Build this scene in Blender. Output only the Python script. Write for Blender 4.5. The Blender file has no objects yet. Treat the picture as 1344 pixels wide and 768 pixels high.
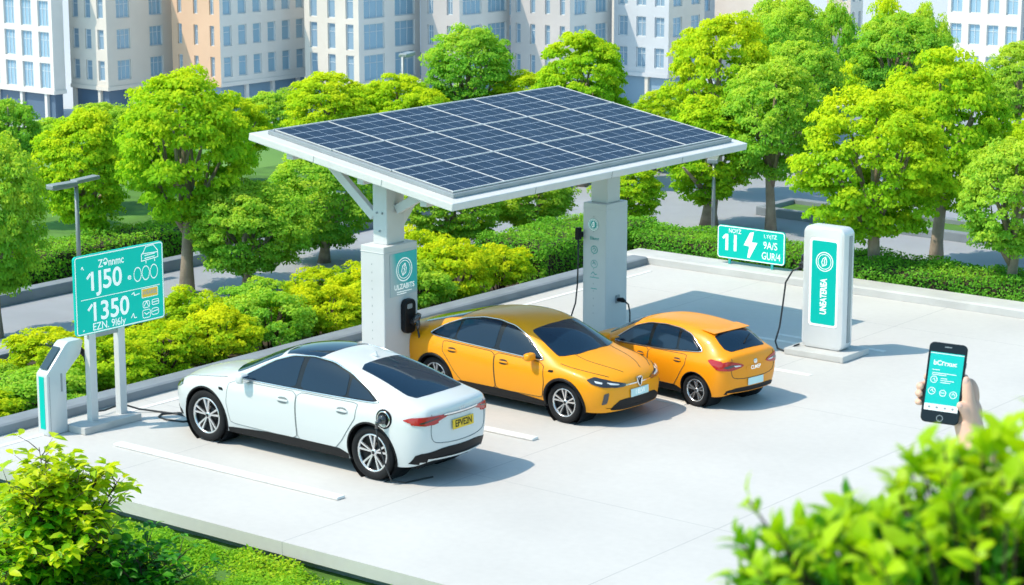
import bpy, bmesh, math, random
import numpy as np
from mathutils import Vector, Matrix
from mathutils.bvhtree import BVHTree

random.seed(7)
RNG = np.random.default_rng(11)
PI = math.pi
R = math.radians
scene = bpy.context.scene
COL = scene.collection

# ------------------------------------------------------------------ objects
def empty(name, loc=(0, 0, 0), rz=0.0, rot=None):
    o = bpy.data.objects.new(name, None)
    o.empty_display_size = 0.2
    COL.objects.link(o)
    o.location = loc
    o.rotation_euler = rot if rot else (0, 0, rz)
    return o

def tag(o, label=None, cat=None, group=None, kind=None):
    if label: o['label'] = label
    if cat: o['category'] = cat
    if group: o['group'] = group
    if kind: o['kind'] = kind
    return o

def link_mesh(name, me, mat=None, parent=None, loc=None):
    o = bpy.data.objects.new(name, me)
    COL.objects.link(o)
    if mat is not None and not me.materials:
        for m in (mat if isinstance(mat, (list, tuple)) else [mat]):
            me.materials.append(m)
    if parent is not None: o.parent = parent
    if loc is not None: o.location = loc
    return o

def copy_tree(o, parent=None):
    c = o.copy()
    COL.objects.link(c)
    c.parent = parent
    for ch in o.children:
        copy_tree(ch, c)
    return c

class MB:
    """collects shapes into one mesh"""
    def __init__(self): self.bm = bmesh.new()
    def _place(self, verts, M):
        if M is not None: bmesh.ops.transform(self.bm, matrix=M, verts=verts)
    def box(self, c, s, bev=0.0, M=None, seg=2, mi=0):
        n0 = len(self.bm.verts); f0 = len(self.bm.faces)
        tmp = bmesh.new()
        bmesh.ops.create_cube(tmp, size=1.0)
        for v in tmp.verts: v.co = Vector((v.co.x*s[0], v.co.y*s[1], v.co.z*s[2]))
        if bev > 0:
            bmesh.ops.bevel(tmp, geom=tmp.edges[:], offset=bev, segments=seg, affect='EDGES', profile=.5)
        for v in tmp.verts: v.co += Vector(c)
        if M is not None: bmesh.ops.transform(tmp, matrix=M, verts=tmp.verts)
        self.merge(tmp, mi)
        return self
    def merge(self, tmp, mi=0):
        vm = {}
        for v in tmp.verts: vm[v] = self.bm.verts.new(v.co)
        for f in tmp.faces:
            try:
                nf = self.bm.faces.new([vm[v] for v in f.verts])
                nf.material_index = mi; nf.smooth = f.smooth
            except ValueError: pass
        tmp.free()
    def poly(self, pts, mi=0):
        vs = [self.bm.verts.new(p) for p in pts]
        f = self.bm.faces.new(vs); f.material_index = mi
        return f
    def prism(self, pts2, d0, d1, axis='y', bev=0.0, mi=0, M=None):
        """polygon in the plane normal to axis, extruded from d0 to d1"""
        def P(p, d):
            if axis == 'y': return (p[0], d, p[1])
            if axis == 'x': return (d, p[0], p[1])
            return (p[0], p[1], d)
        tmp = bmesh.new()
        a = [tmp.verts.new(P(p, d0)) for p in pts2]
        b = [tmp.verts.new(P(p, d1)) for p in pts2]
        n = len(a)
        tmp.faces.new(a); tmp.faces.new(b[::-1])
        for i in range(n):
            tmp.faces.new((a[i], b[i], b[(i+1) % n], a[(i+1) % n]))
        bmesh.ops.recalc_face_normals(tmp, faces=tmp.faces)
        if bev > 0:
            es = [e for e in tmp.edges if e.calc_face_angle(0) > R(25)]
            bmesh.ops.bevel(tmp, geom=es, offset=bev, segments=2, affect='EDGES', profile=.5)
        if M is not None: bmesh.ops.transform(tmp, matrix=M, verts=tmp.verts)
        self.merge(tmp, mi)
        return self
    def tube(self, pts, r, seg=8, closed=False, cap=True, mi=0):
        pts = [Vector(p) for p in pts]
        n = len(pts)
        rs = r if isinstance(r, (list, tuple)) else [r]*n
        rings = []
        prevn = None
        for i, p in enumerate(pts):
            if closed: t = (pts[(i+1) % n]-pts[i-1])
            else: t = pts[min(i+1, n-1)]-pts[max(i-1, 0)]
            if t.length < 1e-9: t = Vector((0, 0, 1))
            t.normalize()
            if prevn is None:
                a = Vector((0, 0, 1)) if abs(t.z) < .9 else Vector((1, 0, 0))
                nn = t.cross(a).normalized()
            else:
                nn = (prevn-t*prevn.dot(t))
                nn = nn.normalized() if nn.length > 1e-6 else prevn
            prevn = nn
            b = t.cross(nn)
            rings.append([self.bm.verts.new(p+(nn*math.cos(2*PI*k/seg)+b*math.sin(2*PI*k/seg))*rs[i]) for k in range(seg)])
        m = n if closed else n-1
        for i in range(m):
            A = rings[i]; B = rings[(i+1) % n]
            for k in range(seg):
                f = self.bm.faces.new((A[k], A[(k+1) % seg], B[(k+1) % seg], B[k])); f.smooth = True; f.material_index = mi
        if cap and not closed:
            f = self.bm.faces.new(rings[0][::-1]); f.material_index = mi
            f = self.bm.faces.new(rings[-1]); f.material_index = mi
        return self
    def lathe(self, prof, seg=32, axis='z', M=None, mi=0, smooth=True, closed=False):
        tmp = bmesh.new()
        rings = []
        for (r, z) in prof:
            ring = []
            for k in range(seg):
                a = 2*PI*k/seg
                c, s = r*math.cos(a), r*math.sin(a)
                ring.append(tmp.verts.new((c, s, z) if axis == 'z' else ((c, z, s) if axis == 'y' else (z, c, s))))
            rings.append(ring)
        m = len(rings) if closed else len(rings)-1
        for i in range(m):
            A = rings[i]; B = rings[(i+1) % len(rings)]
            for k in range(seg):
                f = tmp.faces.new((A[k], A[(k+1) % seg], B[(k+1) % seg], B[k])); f.smooth = smooth
        bmesh.ops.recalc_face_normals(tmp, faces=tmp.faces)
        if M is not None: bmesh.ops.transform(tmp, matrix=M, verts=tmp.verts)
        self.merge(tmp, mi)
        return self
    def ring(self, c, r, w, plane='xz', seg=40, d=0.0, sx=1.0):
        """flat ring lying in a plane"""
        vs = []
        for k in range(seg):
            a = 2*PI*k/seg
            row = []
            for rr in (r-w/2, r+w/2):
                u, v = sx*rr*math.cos(a), rr*math.sin(a)
                p = (c[0]+u, c[1]+d, c[2]+v) if plane == 'xz' else ((c[0]+d, c[1]+u, c[2]+v) if plane == 'yz' else (c[0]+u, c[1]+v, c[2]+d))
                row.append(self.bm.verts.new(p))
            vs.append(row)
        for k in range(seg):
            a, b = vs[k], vs[(k+1) % seg]
            self.bm.faces.new((a[0], a[1], b[1], b[0]))
        return self
    def disc(self, c, r, plane='xz', seg=32, sx=1.0):
        pts = []
        for k in range(seg):
            a = 2*PI*k/seg; u, v = sx*r*math.cos(a), r*math.sin(a)
            pts.append((c[0]+u, c[1], c[2]+v) if plane == 'xz' else ((c[0], c[1]+u, c[2]+v) if plane == 'yz' else (c[0]+u, c[1]+v, c[2])))
        self.poly(pts); return self
    def build(self, name, mat, parent=None, recalc=True, smooth=None, loc=None):
        if recalc: bmesh.ops.recalc_face_normals(self.bm, faces=self.bm.faces)
        if smooth is not None:
            for f in self.bm.faces: f.smooth = True
            for e in self.bm.edges:
                if len(e.link_faces) == 2 and e.calc_face_angle(0) > R(smooth): e.smooth = False
        me = bpy.data.meshes.new(name)
        self.bm.to_mesh(me); self.bm.free()
        return link_mesh(name, me, mat, parent, loc)

def rrect(w, h, r, n=5, cx=0, cy=0):
    """rounded rectangle outline"""
    out = []
    for (sx, sy, a0) in ((1, 1, 0), (-1, 1, 90), (-1, -1, 180), (1, -1, 270)):
        for k in range(n+1):
            a = R(a0+90*k/n)
            out.append((cx+sx*(w/2-r)+r*math.cos(a), cy+sy*(h/2-r)+r*math.sin(a)))
    return out

def rframe(mb, w, h, r, t, cx, cz, y, plane='xz'):
    """outline of a rounded rectangle, t wide, lying in the plane y = const"""
    a = rrect(w, h, r, 5, cx, cz); b = rrect(w-2*t, h-2*t, max(r-t, .001), 5, cx, cz)
    va = [mb.bm.verts.new((p[0], y, p[1])) for p in a]; vb = [mb.bm.verts.new((p[0], y, p[1])) for p in b]
    n = len(a)
    for i in range(n):
        mb.bm.faces.new((va[i], va[(i+1) % n], vb[(i+1) % n], vb[i]))

def strokes(mb, lines, w, y, closed=False):
    """flat pen strokes in the plane y = const, lines of (x, z)"""
    for ln in lines:
        for (a, b) in zip(ln[:-1], ln[1:]):
            d = Vector((b[0]-a[0], b[1]-a[1]))
            if d.length < 1e-6: continue
            d.normalize(); n = Vector((-d.y, d.x))*w/2; e = d*w*.3
            mb.poly([(a[0]+n.x-e.x, y, a[1]+n.y-e.y), (a[0]-n.x-e.x, y, a[1]-n.y-e.y), (b[0]-n.x+e.x, y, b[1]-n.y+e.y), (b[0]+n.x+e.x, y, b[1]+n.y+e.y)])

def text(name, s, size, x, z, y, mat, parent, sx=1.0, bold=0.0, align='CENTER', rot=0.0):
    """lettering lying in the plane y = const of its parent, read from -y"""
    cu = bpy.data.curves.new(name, 'FONT')
    cu.body = s; cu.size = size; cu.align_x = align; cu.align_y = 'CENTER'; cu.offset = bold; cu.resolution_u = 4
    t = bpy.data.objects.new(name+'_tmp', cu)
    COL.objects.link(t)
    dg = bpy.context.evaluated_depsgraph_get()
    me = bpy.data.meshes.new_from_object(t.evaluated_get(dg))
    bpy.data.objects.remove(t)
    me.name = name
    me.materials.clear()
    o = link_mesh(name, me, mat, parent)
    o.location = (x, y, z)
    o.rotation_euler = (R(90), rot, 0)
    o.scale = (sx, 1, 1)
    return o

# ---------------------------------------------------------------- materials
def principled(name, col, rough=.5, metal=0.0, coat=0.0, spec=.5, emit=0.0, bump=0.0, bscale=40, vary=0.0, vscale=3.0):
    m = bpy.data.materials.new(name); m.use_nodes = True
    nt = m.node_tree; b = nt.nodes['Principled BSDF']
    b.inputs['Base Color'].default_value = (*col, 1)
    b.inputs['Roughness'].default_value = rough
    b.inputs['Metallic'].default_value = metal
    b.inputs['Specular IOR Level'].default_value = spec
    b.inputs['Coat Weight'].default_value = coat
    b.inputs['Coat Roughness'].default_value = .04
    if emit:
        b.inputs['Emission Color'].default_value = (*col, 1); b.inputs['Emission Strength'].default_value = emit
    if vary or bump:
        tc = nt.nodes.new('ShaderNodeTexCoord')
        if vary:
            n = nt.nodes.new('ShaderNodeTexNoise'); n.inputs['Scale'].default_value = vscale; n.inputs['Detail'].default_value = 5
            nt.links.new(tc.outputs['Object'], n.inputs['Vector'])
            mp = nt.nodes.new('ShaderNodeMapRange')
            mp.inputs['From Min'].default_value = .3; mp.inputs['From Max'].default_value = .7
            mp.inputs['To Min'].default_value = 1-vary; mp.inputs['To Max'].default_value = 1+vary*.5
            nt.links.new(n.outputs['Fac'], mp.inputs['Value'])
            mx = nt.nodes.new('ShaderNodeMix'); mx.data_type = 'RGBA'; mx.blend_type = 'MULTIPLY'
            mx.inputs['Factor'].default_value = 1
            mx.inputs['A'].default_value = (*col, 1)
            nt.links.new(mp.outputs['Result'], mx.inputs['B'])
            nt.links.new(mx.outputs['Result'], b.inputs['Base Color'])
        if bump:
            n2 = nt.nodes.new('ShaderNodeTexNoise'); n2.inputs['Scale'].default_value = bscale; n2.inputs['Detail'].default_value = 6
            nt.links.new(tc.outputs['Object'], n2.inputs['Vector'])
            bp = nt.nodes.new('ShaderNodeBump'); bp.inputs['Strength'].default_value = bump; bp.inputs['Distance'].default_value = .01
            nt.links.new(n2.outputs['Fac'], bp.inputs['Height'])
            nt.links.new(bp.outputs['Normal'], b.inputs['Normal'])
    return m

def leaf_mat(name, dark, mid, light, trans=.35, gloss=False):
    """leaf colour follows the mesh attribute 'tint' (0 deep green - 1 yellow green), plus a little per-leaf and per-plant variation"""
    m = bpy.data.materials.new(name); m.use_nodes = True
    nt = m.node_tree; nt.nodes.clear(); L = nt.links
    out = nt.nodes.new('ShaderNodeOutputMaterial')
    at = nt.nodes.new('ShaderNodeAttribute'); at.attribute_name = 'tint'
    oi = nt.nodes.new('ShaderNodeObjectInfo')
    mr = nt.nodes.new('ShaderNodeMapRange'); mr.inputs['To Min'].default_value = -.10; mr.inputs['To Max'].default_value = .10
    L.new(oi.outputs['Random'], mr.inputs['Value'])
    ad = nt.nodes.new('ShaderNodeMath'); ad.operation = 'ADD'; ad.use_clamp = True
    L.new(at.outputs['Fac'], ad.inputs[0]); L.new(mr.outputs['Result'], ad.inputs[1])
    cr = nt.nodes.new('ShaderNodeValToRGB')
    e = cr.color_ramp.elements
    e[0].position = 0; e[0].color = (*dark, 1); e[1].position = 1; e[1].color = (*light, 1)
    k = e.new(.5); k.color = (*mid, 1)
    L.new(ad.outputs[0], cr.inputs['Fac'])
    if gloss:
        p = nt.nodes.new('ShaderNodeBsdfPrincipled'); p.inputs['Roughness'].default_value = .42; p.inputs['Specular IOR Level'].default_value = .3
        L.new(cr.outputs['Color'], p.inputs['Base Color'])
    else:
        p = nt.nodes.new('ShaderNodeBsdfDiffuse'); L.new(cr.outputs['Color'], p.inputs['Color'])
    t = nt.nodes.new('ShaderNodeBsdfTranslucent')
    br = nt.nodes.new('ShaderNodeMix'); br.data_type = 'RGBA'; br.blend_type = 'MULTIPLY'; br.inputs['Factor'].default_value = 1
    br.inputs['B'].default_value = (1.25, 1.15, .5, 1)
    L.new(cr.outputs['Color'], br.inputs['A']); L.new(br.outputs['Result'], t.inputs['Color'])
    mx = nt.nodes.new('ShaderNodeMixShader'); mx.inputs['Fac'].default_value = trans
    L.new(p.outputs[0], mx.inputs[1]); L.new(t.outputs[0], mx.inputs[2]); L.new(mx.outputs[0], out.inputs['Surface'])
    return m

MAT = {}
MAT['white_metal'] = principled('white painted metal', (.70, .71, .71), .4, vary=.05)
MAT['grey_metal'] = principled('grey metal', (.34, .38, .40), .45, .3, vary=.08)
MAT['kerb'] = principled('pale concrete kerb', (.56, .57, .56), .8, bump=.2, bscale=60, vary=.12, vscale=2)
MAT['dark_kerb'] = principled('grey concrete kerb', (.24, .28, .32), .85, bump=.2, bscale=60, vary=.15, vscale=2)
MAT['line'] = principled('white line paint', (.80, .80, .78), .7, vary=.08, vscale=6)
MAT['post'] = principled('pale coated steel cladding', (.66, .68, .69), .45, vary=.04, vscale=2)
MAT['teal'] = principled('teal sign face', (.0, .36, .30), .5, spec=.2, emit=.75)  # glow added to brighten a sign face that stands in shade
MAT['teal_lit'] = principled('teal panel', (.0, .40, .34), .5, spec=.2, emit=.35)  # same teal with less glow, for the face in sun
MAT['teal_dark'] = principled('teal print', (.02, .42, .40), .5)
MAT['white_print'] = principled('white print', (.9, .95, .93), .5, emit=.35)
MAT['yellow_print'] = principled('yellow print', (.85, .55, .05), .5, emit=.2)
MAT['black_plastic'] = principled('black plastic', (.009, .010, .012), .45, spec=.22)
MAT['rubber'] = principled('black rubber', (.014, .015, .017), .75, spec=.25, bump=.15, bscale=80)
MAT['cable'] = principled('dark cable sheath', (.025, .03, .035), .5)
MAT['chrome'] = principled('bright trim', (.75, .76, .78), .15, 1.0)
MAT['alloy'] = principled('machined alloy', (.72, .73, .75), .25, .85)
MAT['dark_alloy'] = principled('dark alloy', (.012, .013, .015), .5, .2)
MAT['white_paint'] = principled('white car paint', (.66, .70, .71), .28, coat=.6)
MAT['orange_paint'] = principled('orange car paint', (.95, .37, .006), .36, coat=.15, spec=.35)
MAT['amber_paint'] = principled('amber orange car paint', (.93, .33, .006), .36, coat=.15, spec=.35)
MAT['glass'] = principled('tinted car glass', (.006, .022, .048), .03, spec=.5)
MAT['gloss_black'] = principled('gloss black trim', (.008, .009, .011), .12)
MAT['red_lamp'] = principled('red lamp lens', (.45, .012, .015), .12, coat=.6)
MAT['clear_lamp'] = principled('clear lamp lens', (.75, .78, .80), .1, coat=1)
MAT['dark_lamp'] = principled('dark lamp housing', (.03, .034, .04), .12, coat=1)
MAT['yellow_plate'] = principled('yellow number plate', (.85, .56, .02), .45)
MAT['pale_plate'] = principled('pale blue number plate', (.62, .85, .86), .45)
MAT['seam'] = principled('dark panel gap', (.05, .045, .04), .8)
MAT['seam_white'] = principled('grey panel gap', (.22, .25, .26), .8)
MAT['bark'] = principled('tree bark', (.34, .27, .20), .9, bump=.6, bscale=25, vary=.3, vscale=8)
MAT['twig'] = principled('twig bark', (.07, .045, .03), .9)
MAT['soil'] = principled('planting soil', (.06, .045, .03), 1, bump=.5, bscale=20, vary=.3)
MAT['screen_glass'] = principled('display glass', (.03, .06, .08), .06, coat=.5)
MAT['leaf_tree'] = leaf_mat('maple leaf', (.11, .40, .035), (.36, .70, .035), (.74, .88, .035), .5)
MAT['leaf_green'] = leaf_mat('fresh green leaf', (.09, .38, .08), (.31, .66, .07), (.68, .86, .09), .5)
MAT['leaf_far'] = leaf_mat('leaf with haze tint', (.15, .40, .20), (.32, .60, .26), (.62, .78, .26), .5)  # distance haze imitated by a paler, bluer leaf colour
MAT['leaf_bush'] = leaf_mat('shrub leaf', (.07, .32, .025), (.34, .64, .03), (.82, .88, .028), .5)
MAT['leaf_hedge'] = leaf_mat('hedge leaf', (.06, .28, .035), (.20, .54, .055), (.42, .70, .07), .4)
MAT['leaf_near'] = leaf_mat('near shrub leaf', (.02, .20, .012), (.14, .50, .012), (.80, .86, .015), .42, True)
MAT['leaf_box'] = leaf_mat('box leaf', (.006, .10, .003), (.07, .33, .004), (.50, .74, .010), .42, True)
MAT['leaf_cover'] = leaf_mat('ground cover leaf', (.09, .34, .035), (.30, .62, .04), (.66, .78, .05), .4)
MAT['skin'] = principled('skin', (.76, .47, .35), .5)
MAT['nail'] = principled('finger nail', (.80, .52, .44), .3)
MAT['sleeve'] = principled('pale blue cotton', (.35, .48, .62), .9)

# ---------------------------------------------------------------- foliage
def norm(a): return a/np.maximum(np.linalg.norm(a, axis=1, keepdims=True), 1e-9)

def leaf_mesh(name, cen, nrm, size, tint, aspect=.62, fine=False, droop=.15, axis=None, rng=RNG):
    """one mesh of many small leaf faces: rhombic when small in the picture, six-cornered and folded when near"""
    n = len(cen)
    nrm = norm(nrm)
    if axis is None: axis = rng.normal(size=(n, 3))
    ax = norm(axis-nrm*np.sum(axis*nrm, axis=1, keepdims=True))
    sd = np.cross(nrm, ax)
    s = np.asarray(size).reshape(-1, 1)*np.ones((n, 1))
    if not fine:
        k = np.stack([cen-ax*s*.5, cen+sd*s*aspect*.5+nrm*s*.06, cen+ax*s*.5-nrm*s*droop, cen-sd*s*aspect*.5+nrm*s*.06], 1)
        verts = k.reshape(-1, 3)
        faces = np.arange(4*n).reshape(-1, 4)
        tv = np.repeat(tint, 4)
        nv = 4
    else:
        p0 = cen; p3 = cen+ax*s-nrm*s*droop
        m1 = cen+ax*s*.35+nrm*s*.05; m2 = cen+ax*s*.72
        w = s*aspect*.5
        l1 = m1+sd*w+nrm*s*.08; r1 = m1-sd*w+nrm*s*.08
        l2 = m2+sd*w*.75+nrm*s*.03; r2 = m2-sd*w*.75+nrm*s*.03
        k = np.stack([p0, l1, l2, p3, r2, r1, m1, m2], 1)
        verts = k.reshape(-1, 3)
        base = np.arange(n).reshape(-1, 1)*8
        fl = np.concatenate([base+np.array([[0, 6, 1, 1]]), base+np.array([[6, 7, 2, 1]]), base+np.array([[7, 3, 2, 2]]),
                             base+np.array([[0, 5, 6, 6]]), base+np.array([[5, 4, 7, 6]]), base+np.array([[4, 3, 7, 7]])])
        faces = fl
        tv = np.repeat(tint, 8)
    me = bpy.data.meshes.new(name)
    if not fine:
        me.vertices.add(len(verts)); me.vertices.foreach_set('co', verts.ravel())
        me.loops.add(faces.size); me.loops.foreach_set('vertex_index', faces.ravel().astype(np.int32))
        me.polygons.add(len(faces)); me.polygons.foreach_set('loop_start', np.arange(0, faces.size, 4, dtype=np.int32))
        me.update(calc_edges=True)
    else:
        fs = [tuple(f) if f[2] != f[3] else tuple(f[:3]) for f in faces.tolist()]
        me.from_pydata(verts.tolist(), [], fs)
    a = me.attributes.new('tint', 'FLOAT', 'POINT')
    a.data.foreach_set('value', np.clip(tv, 0, 1).astype(np.float32))
    if fine:
        for p in me.polygons: p.use_smooth = True
    return me

def sphere_pts(n, rng=RNG): return norm(rng.normal(size=(n, 3)))

def crown_cloud(nc, per, rad, hgt, crad, flat, seed, shell=.45, lop=.0, low=.0, top_tint=.45):
    """leaf positions for a crown: clusters spread through an ellipsoid of radius rad and height hgt standing on z = 0"""
    rng = np.random.default_rng(seed)
    cs = []
    ex = rng.uniform(.86, 1.1, 3)
    while len(cs) < nc:
        d = norm(rng.normal(size=(1, 3)))[0]
        r = rng.uniform(shell, 1.0)**.7
        p = d*r
        if p[2] < -.8 + low: continue
        # uneven outline
        q = 1+.09*math.sin(3*math.atan2(d[1], d[0])+seed)+.07*math.sin(5*math.atan2(d[1], d[0])+2*seed)*math.cos(3*d[2]+seed)
        wz = 1.0 if p[2] > 0 else 1.02
        cs.append((p[0]*q*wz*ex[0], p[1]*q*wz*ex[1], p[2]*ex[2]*(1+.10*math.sin(4*d[0]+seed))))
    cs = np.array(cs)
    C = np.stack([cs[:, 0]*rad*.84, cs[:, 1]*rad*.84, hgt*.5+cs[:, 2]*hgt*.42], 1)
    C[:, :2] += lop
    P, N, T = [], [], []
    for i in range(nc):
        k = int(per*rng.uniform(.6, 1.35))
        d = norm(rng.normal(size=(k, 3)))
        d[:, 2] = np.abs(d[:, 2])*.9-.18
        rr = crad*rng.uniform(.65, 1.35)
        off = d*rr*rng.uniform(.35, 1, (k, 1))**.6*np.array([1, 1, flat])
        out = np.array([cs[i, 0], cs[i, 1], cs[i, 2]*.8])
        off += out*rr*.15
        P.append(C[i]+off)
        N.append(d*.6+out*.5+np.array([0, 0, .45])+rng.normal(size=(k, 3))*.5)
        ct = rng.uniform(-.16, .16)
        t = top_tint+.20*cs[i, 2]+ct+.16*d[:, 2]+rng.uniform(-.12, .12, k)+.16*(np.linalg.norm(cs[i])-.8)  # upper and outer leaves lighter, inner ones darker: sun and shade painted in
        T.append(t)
    return np.concatenate(P), np.concatenate(N), np.concatenate(T)
# ======================================================================= cars
def chaikin(pts, it=2, closed=True, c=.25):
    for _ in range(it):
        out = []
        n = len(pts)
        rng_ = range(n) if closed else range(n-1)
        if not closed: out.append(pts[0])
        for i in rng_:
            a, b = pts[i], pts[(i+1) % n]
            out.append((a[0]*(1-c)+b[0]*c, a[1]*(1-c)+b[1]*c)); out.append((a[0]*c+b[0]*(1-c), a[1]*c+b[1]*(1-c)))
        if not closed: out.append(pts[-1])
        pts = out
    return pts

def circ(cx, cz, r, a0=0, a1=360, n=40):
    return [(cx+r*math.cos(R(a0+(a1-a0)*k/n)), cz+r*math.sin(R(a0+(a1-a0)*k/n))) for k in range(n+(0 if abs(a1-a0) >= 360 else 1))]

def inpoly(x, z, poly):
    c = False; n = len(poly)
    for i in range(n):
        x1, z1 = poly[i]; x2, z2 = poly[i-1]
        if (z1 > z) != (z2 > z) and x < (x2-x1)*(z-z1)/(z2-z1)+x1: c = not c
    return c

class Caster:
    """drops 2-D outlines onto the finished body surface"""
    def __init__(self, me):
        bm = bmesh.new(); bm.from_mesh(me); bmesh.ops.triangulate(bm, faces=bm.faces)
        self.t = BVHTree.FromBMesh(bm); bm.free()
    def hit(self, p, view):
        a, b = p
        if view == 'L': o, d = Vector((a, 3, b)), Vector((0, -1, 0))
        elif view == 'R': o, d = Vector((a, -3, b)), Vector((0, 1, 0))
        elif view == 'rear': o, d = Vector((-6, a, b)), Vector((1, 0, 0))
        elif view == 'front': o, d = Vector((6, a, b)), Vector((-1, 0, 0))
        elif view == 'top': o, d = Vector((a, b, 4)), Vector((0, 0, -1))
        h, n, i, dist = self.t.ray_cast(o, d)
        if h is None:
            q = o+d*({'L': 2.2, 'R': 2.2, 'rear': 3.8, 'front': 3.8, 'top': 3}[view])
            h, n, i, dist = self.t.find_nearest(q)
        if n.dot(d) > 0: n = -n
        return h, n
    def patch(self, poly, view, off, name, mat, parent, grid=.05, skirt=.02, mi=None):
        poly = [p for i, p in enumerate(poly) if math.hypot(p[0]-poly[i-1][0], p[1]-poly[i-1][1]) > 1e-4]
        bm = bmesh.new()
        vs = [bm.verts.new((p[0], p[1], 0)) for p in poly]
        bm.faces.new(vs)
        xs = [p[0] for p in poly]; ys = [p[1] for p in poly]
        for (lo, hi, no) in ((min(xs), max(xs), (1, 0, 0)), (min(ys), max(ys), (0, 1, 0))):
            k = max(1, int((hi-lo)/grid))
            for i in range(1, k):
                t = lo+(hi-lo)*i/k
                bmesh.ops.bisect_plane(bm, geom=bm.verts[:]+bm.edges[:]+bm.faces[:], plane_co=(t if no[0] else 0, t if no[1] else 0, 0), plane_no=no, dist=1e-5)
        bmesh.ops.triangulate(bm, faces=[f for f in bm.faces if len(f.verts) > 4])
        be = [e for e in bm.edges if len(e.link_faces) == 1]
        nn = {}
        for v in bm.verts:
            h, n = self.hit((v.co.x, v.co.y), view)
            nn[v] = n; v.co = h+n*off
        for f in bm.faces: f.smooth = True
        if skirt:
            r = bmesh.ops.extrude_edge_only(bm, edges=be)
            nv = [g for g in r['geom'] if isinstance(g, bmesh.types.BMVert)]
            cen = {}
            for v in nv:
                src = min((e.other_vert(v) for e in v.link_edges if e.other_vert(v) in nn), key=lambda q: (q.co-v.co).length)
                v.co = v.co-nn[src]*skirt
            for e in be: e.smooth = False
        bm.normal_update()
        # outward facing
        s = sum((f.normal.dot(nn.get(f.verts[0], Vector((0, 0, 1)))) for f in bm.faces if all(v in nn for v in f.verts)))
        if s < 0: bmesh.ops.reverse_faces(bm, faces=bm.faces)
        me = bpy.data.meshes.new(name); bm.to_mesh(me); bm.free()
        return link_mesh(name, me, mat, parent)
    def line(self, mb, pts, view, r, closed=False, off=0.0, step=.04):
        dense = []
        n = len(pts)
        for i in range(n if closed else n-1):
            a, b = pts[i], pts[(i+1) % n]
            d = math.hypot(b[0]-a[0], b[1]-a[1]); k = max(1, int(d/step))
            for j in range(k): dense.append((a[0]+(b[0]-a[0])*j/k, a[1]+(b[1]-a[1])*j/k))
        if not closed: dense.append(pts[-1])
        P = []
        for p in dense:
            h, nrm = self.hit(p, view); P.append(h+nrm*off)
        mb.tube(P, r, seg=6, closed=closed)

def mirror_view(p): return p

def cut_side(bm, poly, closed=True):
    """cut the body along an outline seen from the side, on both sides"""
    n = len(poly)
    for i in range(n if closed else n-1):
        a, b = poly[i], poly[(i+1) % n]
        x0, x1 = sorted((a[0], b[0])); z0, z1 = sorted((a[1], b[1]))
        no = Vector((b[1]-a[1], 0, -(b[0]-a[0])))
        if no.length < 1e-6: continue
        fs = []
        for f in bm.faces:
            if abs(f.calc_center_median().y) < .35: continue
            X = [v.co.x for v in f.verts]; Z = [v.co.z for v in f.verts]
            if max(X) < x0-.004 or min(X) > x1+.004 or max(Z) < z0-.004 or min(Z) > z1+.004: continue
            fs.append(f)
        if not fs: continue
        geom = set(fs)
        for f in fs: geom.update(f.edges); geom.update(f.verts)
        bmesh.ops.bisect_plane(bm, geom=list(geom), plane_co=(a[0], 0, a[1]), plane_no=no.normalized(), dist=1e-5)

def body_mesh(st, name):
    """st: list of stations rear->front: (x, dxc, zs[5], ys[5], yg, zg, zc)"""
    bm = bmesh.new()
    rows = []
    for (x, dxc, zs, ys, yg, zg, zc) in st:
        ys = [ys[0]*.955, ys[1]*.965, ys[2]*.992, ys[3]*1.014, ys[4]]     # a shoulder line, flanks tucked in towards the sill
        pts = []
        for j in range(5):
            pts.append((x, ys[j], zs[j]))
        pts.append((x+dxc*.1, (ys[4]+yg)/2+.018*(1 if zg-zs[4] > .15 else .4), (zs[4]+zg)/2+.008))
        pts.append((x+dxc*.3, yg, zg))
        pts.append((x+dxc*.8, yg*.52, zc-.22*(zc-zg)))
        pts.append((x+dxc, 0, zc))
        rows.append(pts)
    N = len(rows)
    for side in (1, -1):
        pass
    def V(p): return bm.verts.new(p)
    grid = []
    for pts in rows:
        L = [V(p) for p in pts[:-1]]
        c = V(pts[-1])
        Rr = [V((p[0], -p[1], p[2])) for p in pts[:-1]][::-1]
        grid.append(L+[c]+Rr)
    W = len(grid[0])
    for i in range(N-1):
        for j in range(W-1):
            bm.faces.new((grid[i][j], grid[i][j+1], grid[i+1][j+1], grid[i+1][j]))
    for end in (0, N-1):
        g = grid[end]; st_ = st[end]; dxc = st_[1]
        top = g[4:13]                       # e f g h c h g f e
        cols = [v.co.copy() for v in top]
        ye = cols[0].y
        prev = None
        for r in range(5):
            if r == 4: row = top
            else:
                l = g[r]; rr = g[16-r]
                row = [l]
                for k in range(1, 8):
                    f = cols[k].y/ye
                    row.append(V((l.co.x+dxc*(1-f*f)*(1.15 if r in (1, 2) else 1.0), l.co.y*f, l.co.z)))
                row.append(rr)
            if prev:
                for k in range(8): bm.faces.new((prev[k], prev[k+1], row[k+1], row[k]))
            prev = row
    bmesh.ops.recalc_face_normals(bm, faces=bm.faces)
    me = bpy.data.meshes.new(name); bm.to_mesh(me); bm.free()
    o = bpy.data.objects.new('tmp', me); COL.objects.link(o)
    md = o.modifiers.new('s', 'SUBSURF'); md.levels = 3; md.render_levels = 3
    dg = bpy.context.evaluated_depsgraph_get()
    m2 = bpy.data.meshes.new_from_object(o.evaluated_get(dg))
    bpy.data.objects.remove(o); bpy.data.meshes.remove(me)
    m2.name = name
    return m2

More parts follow.
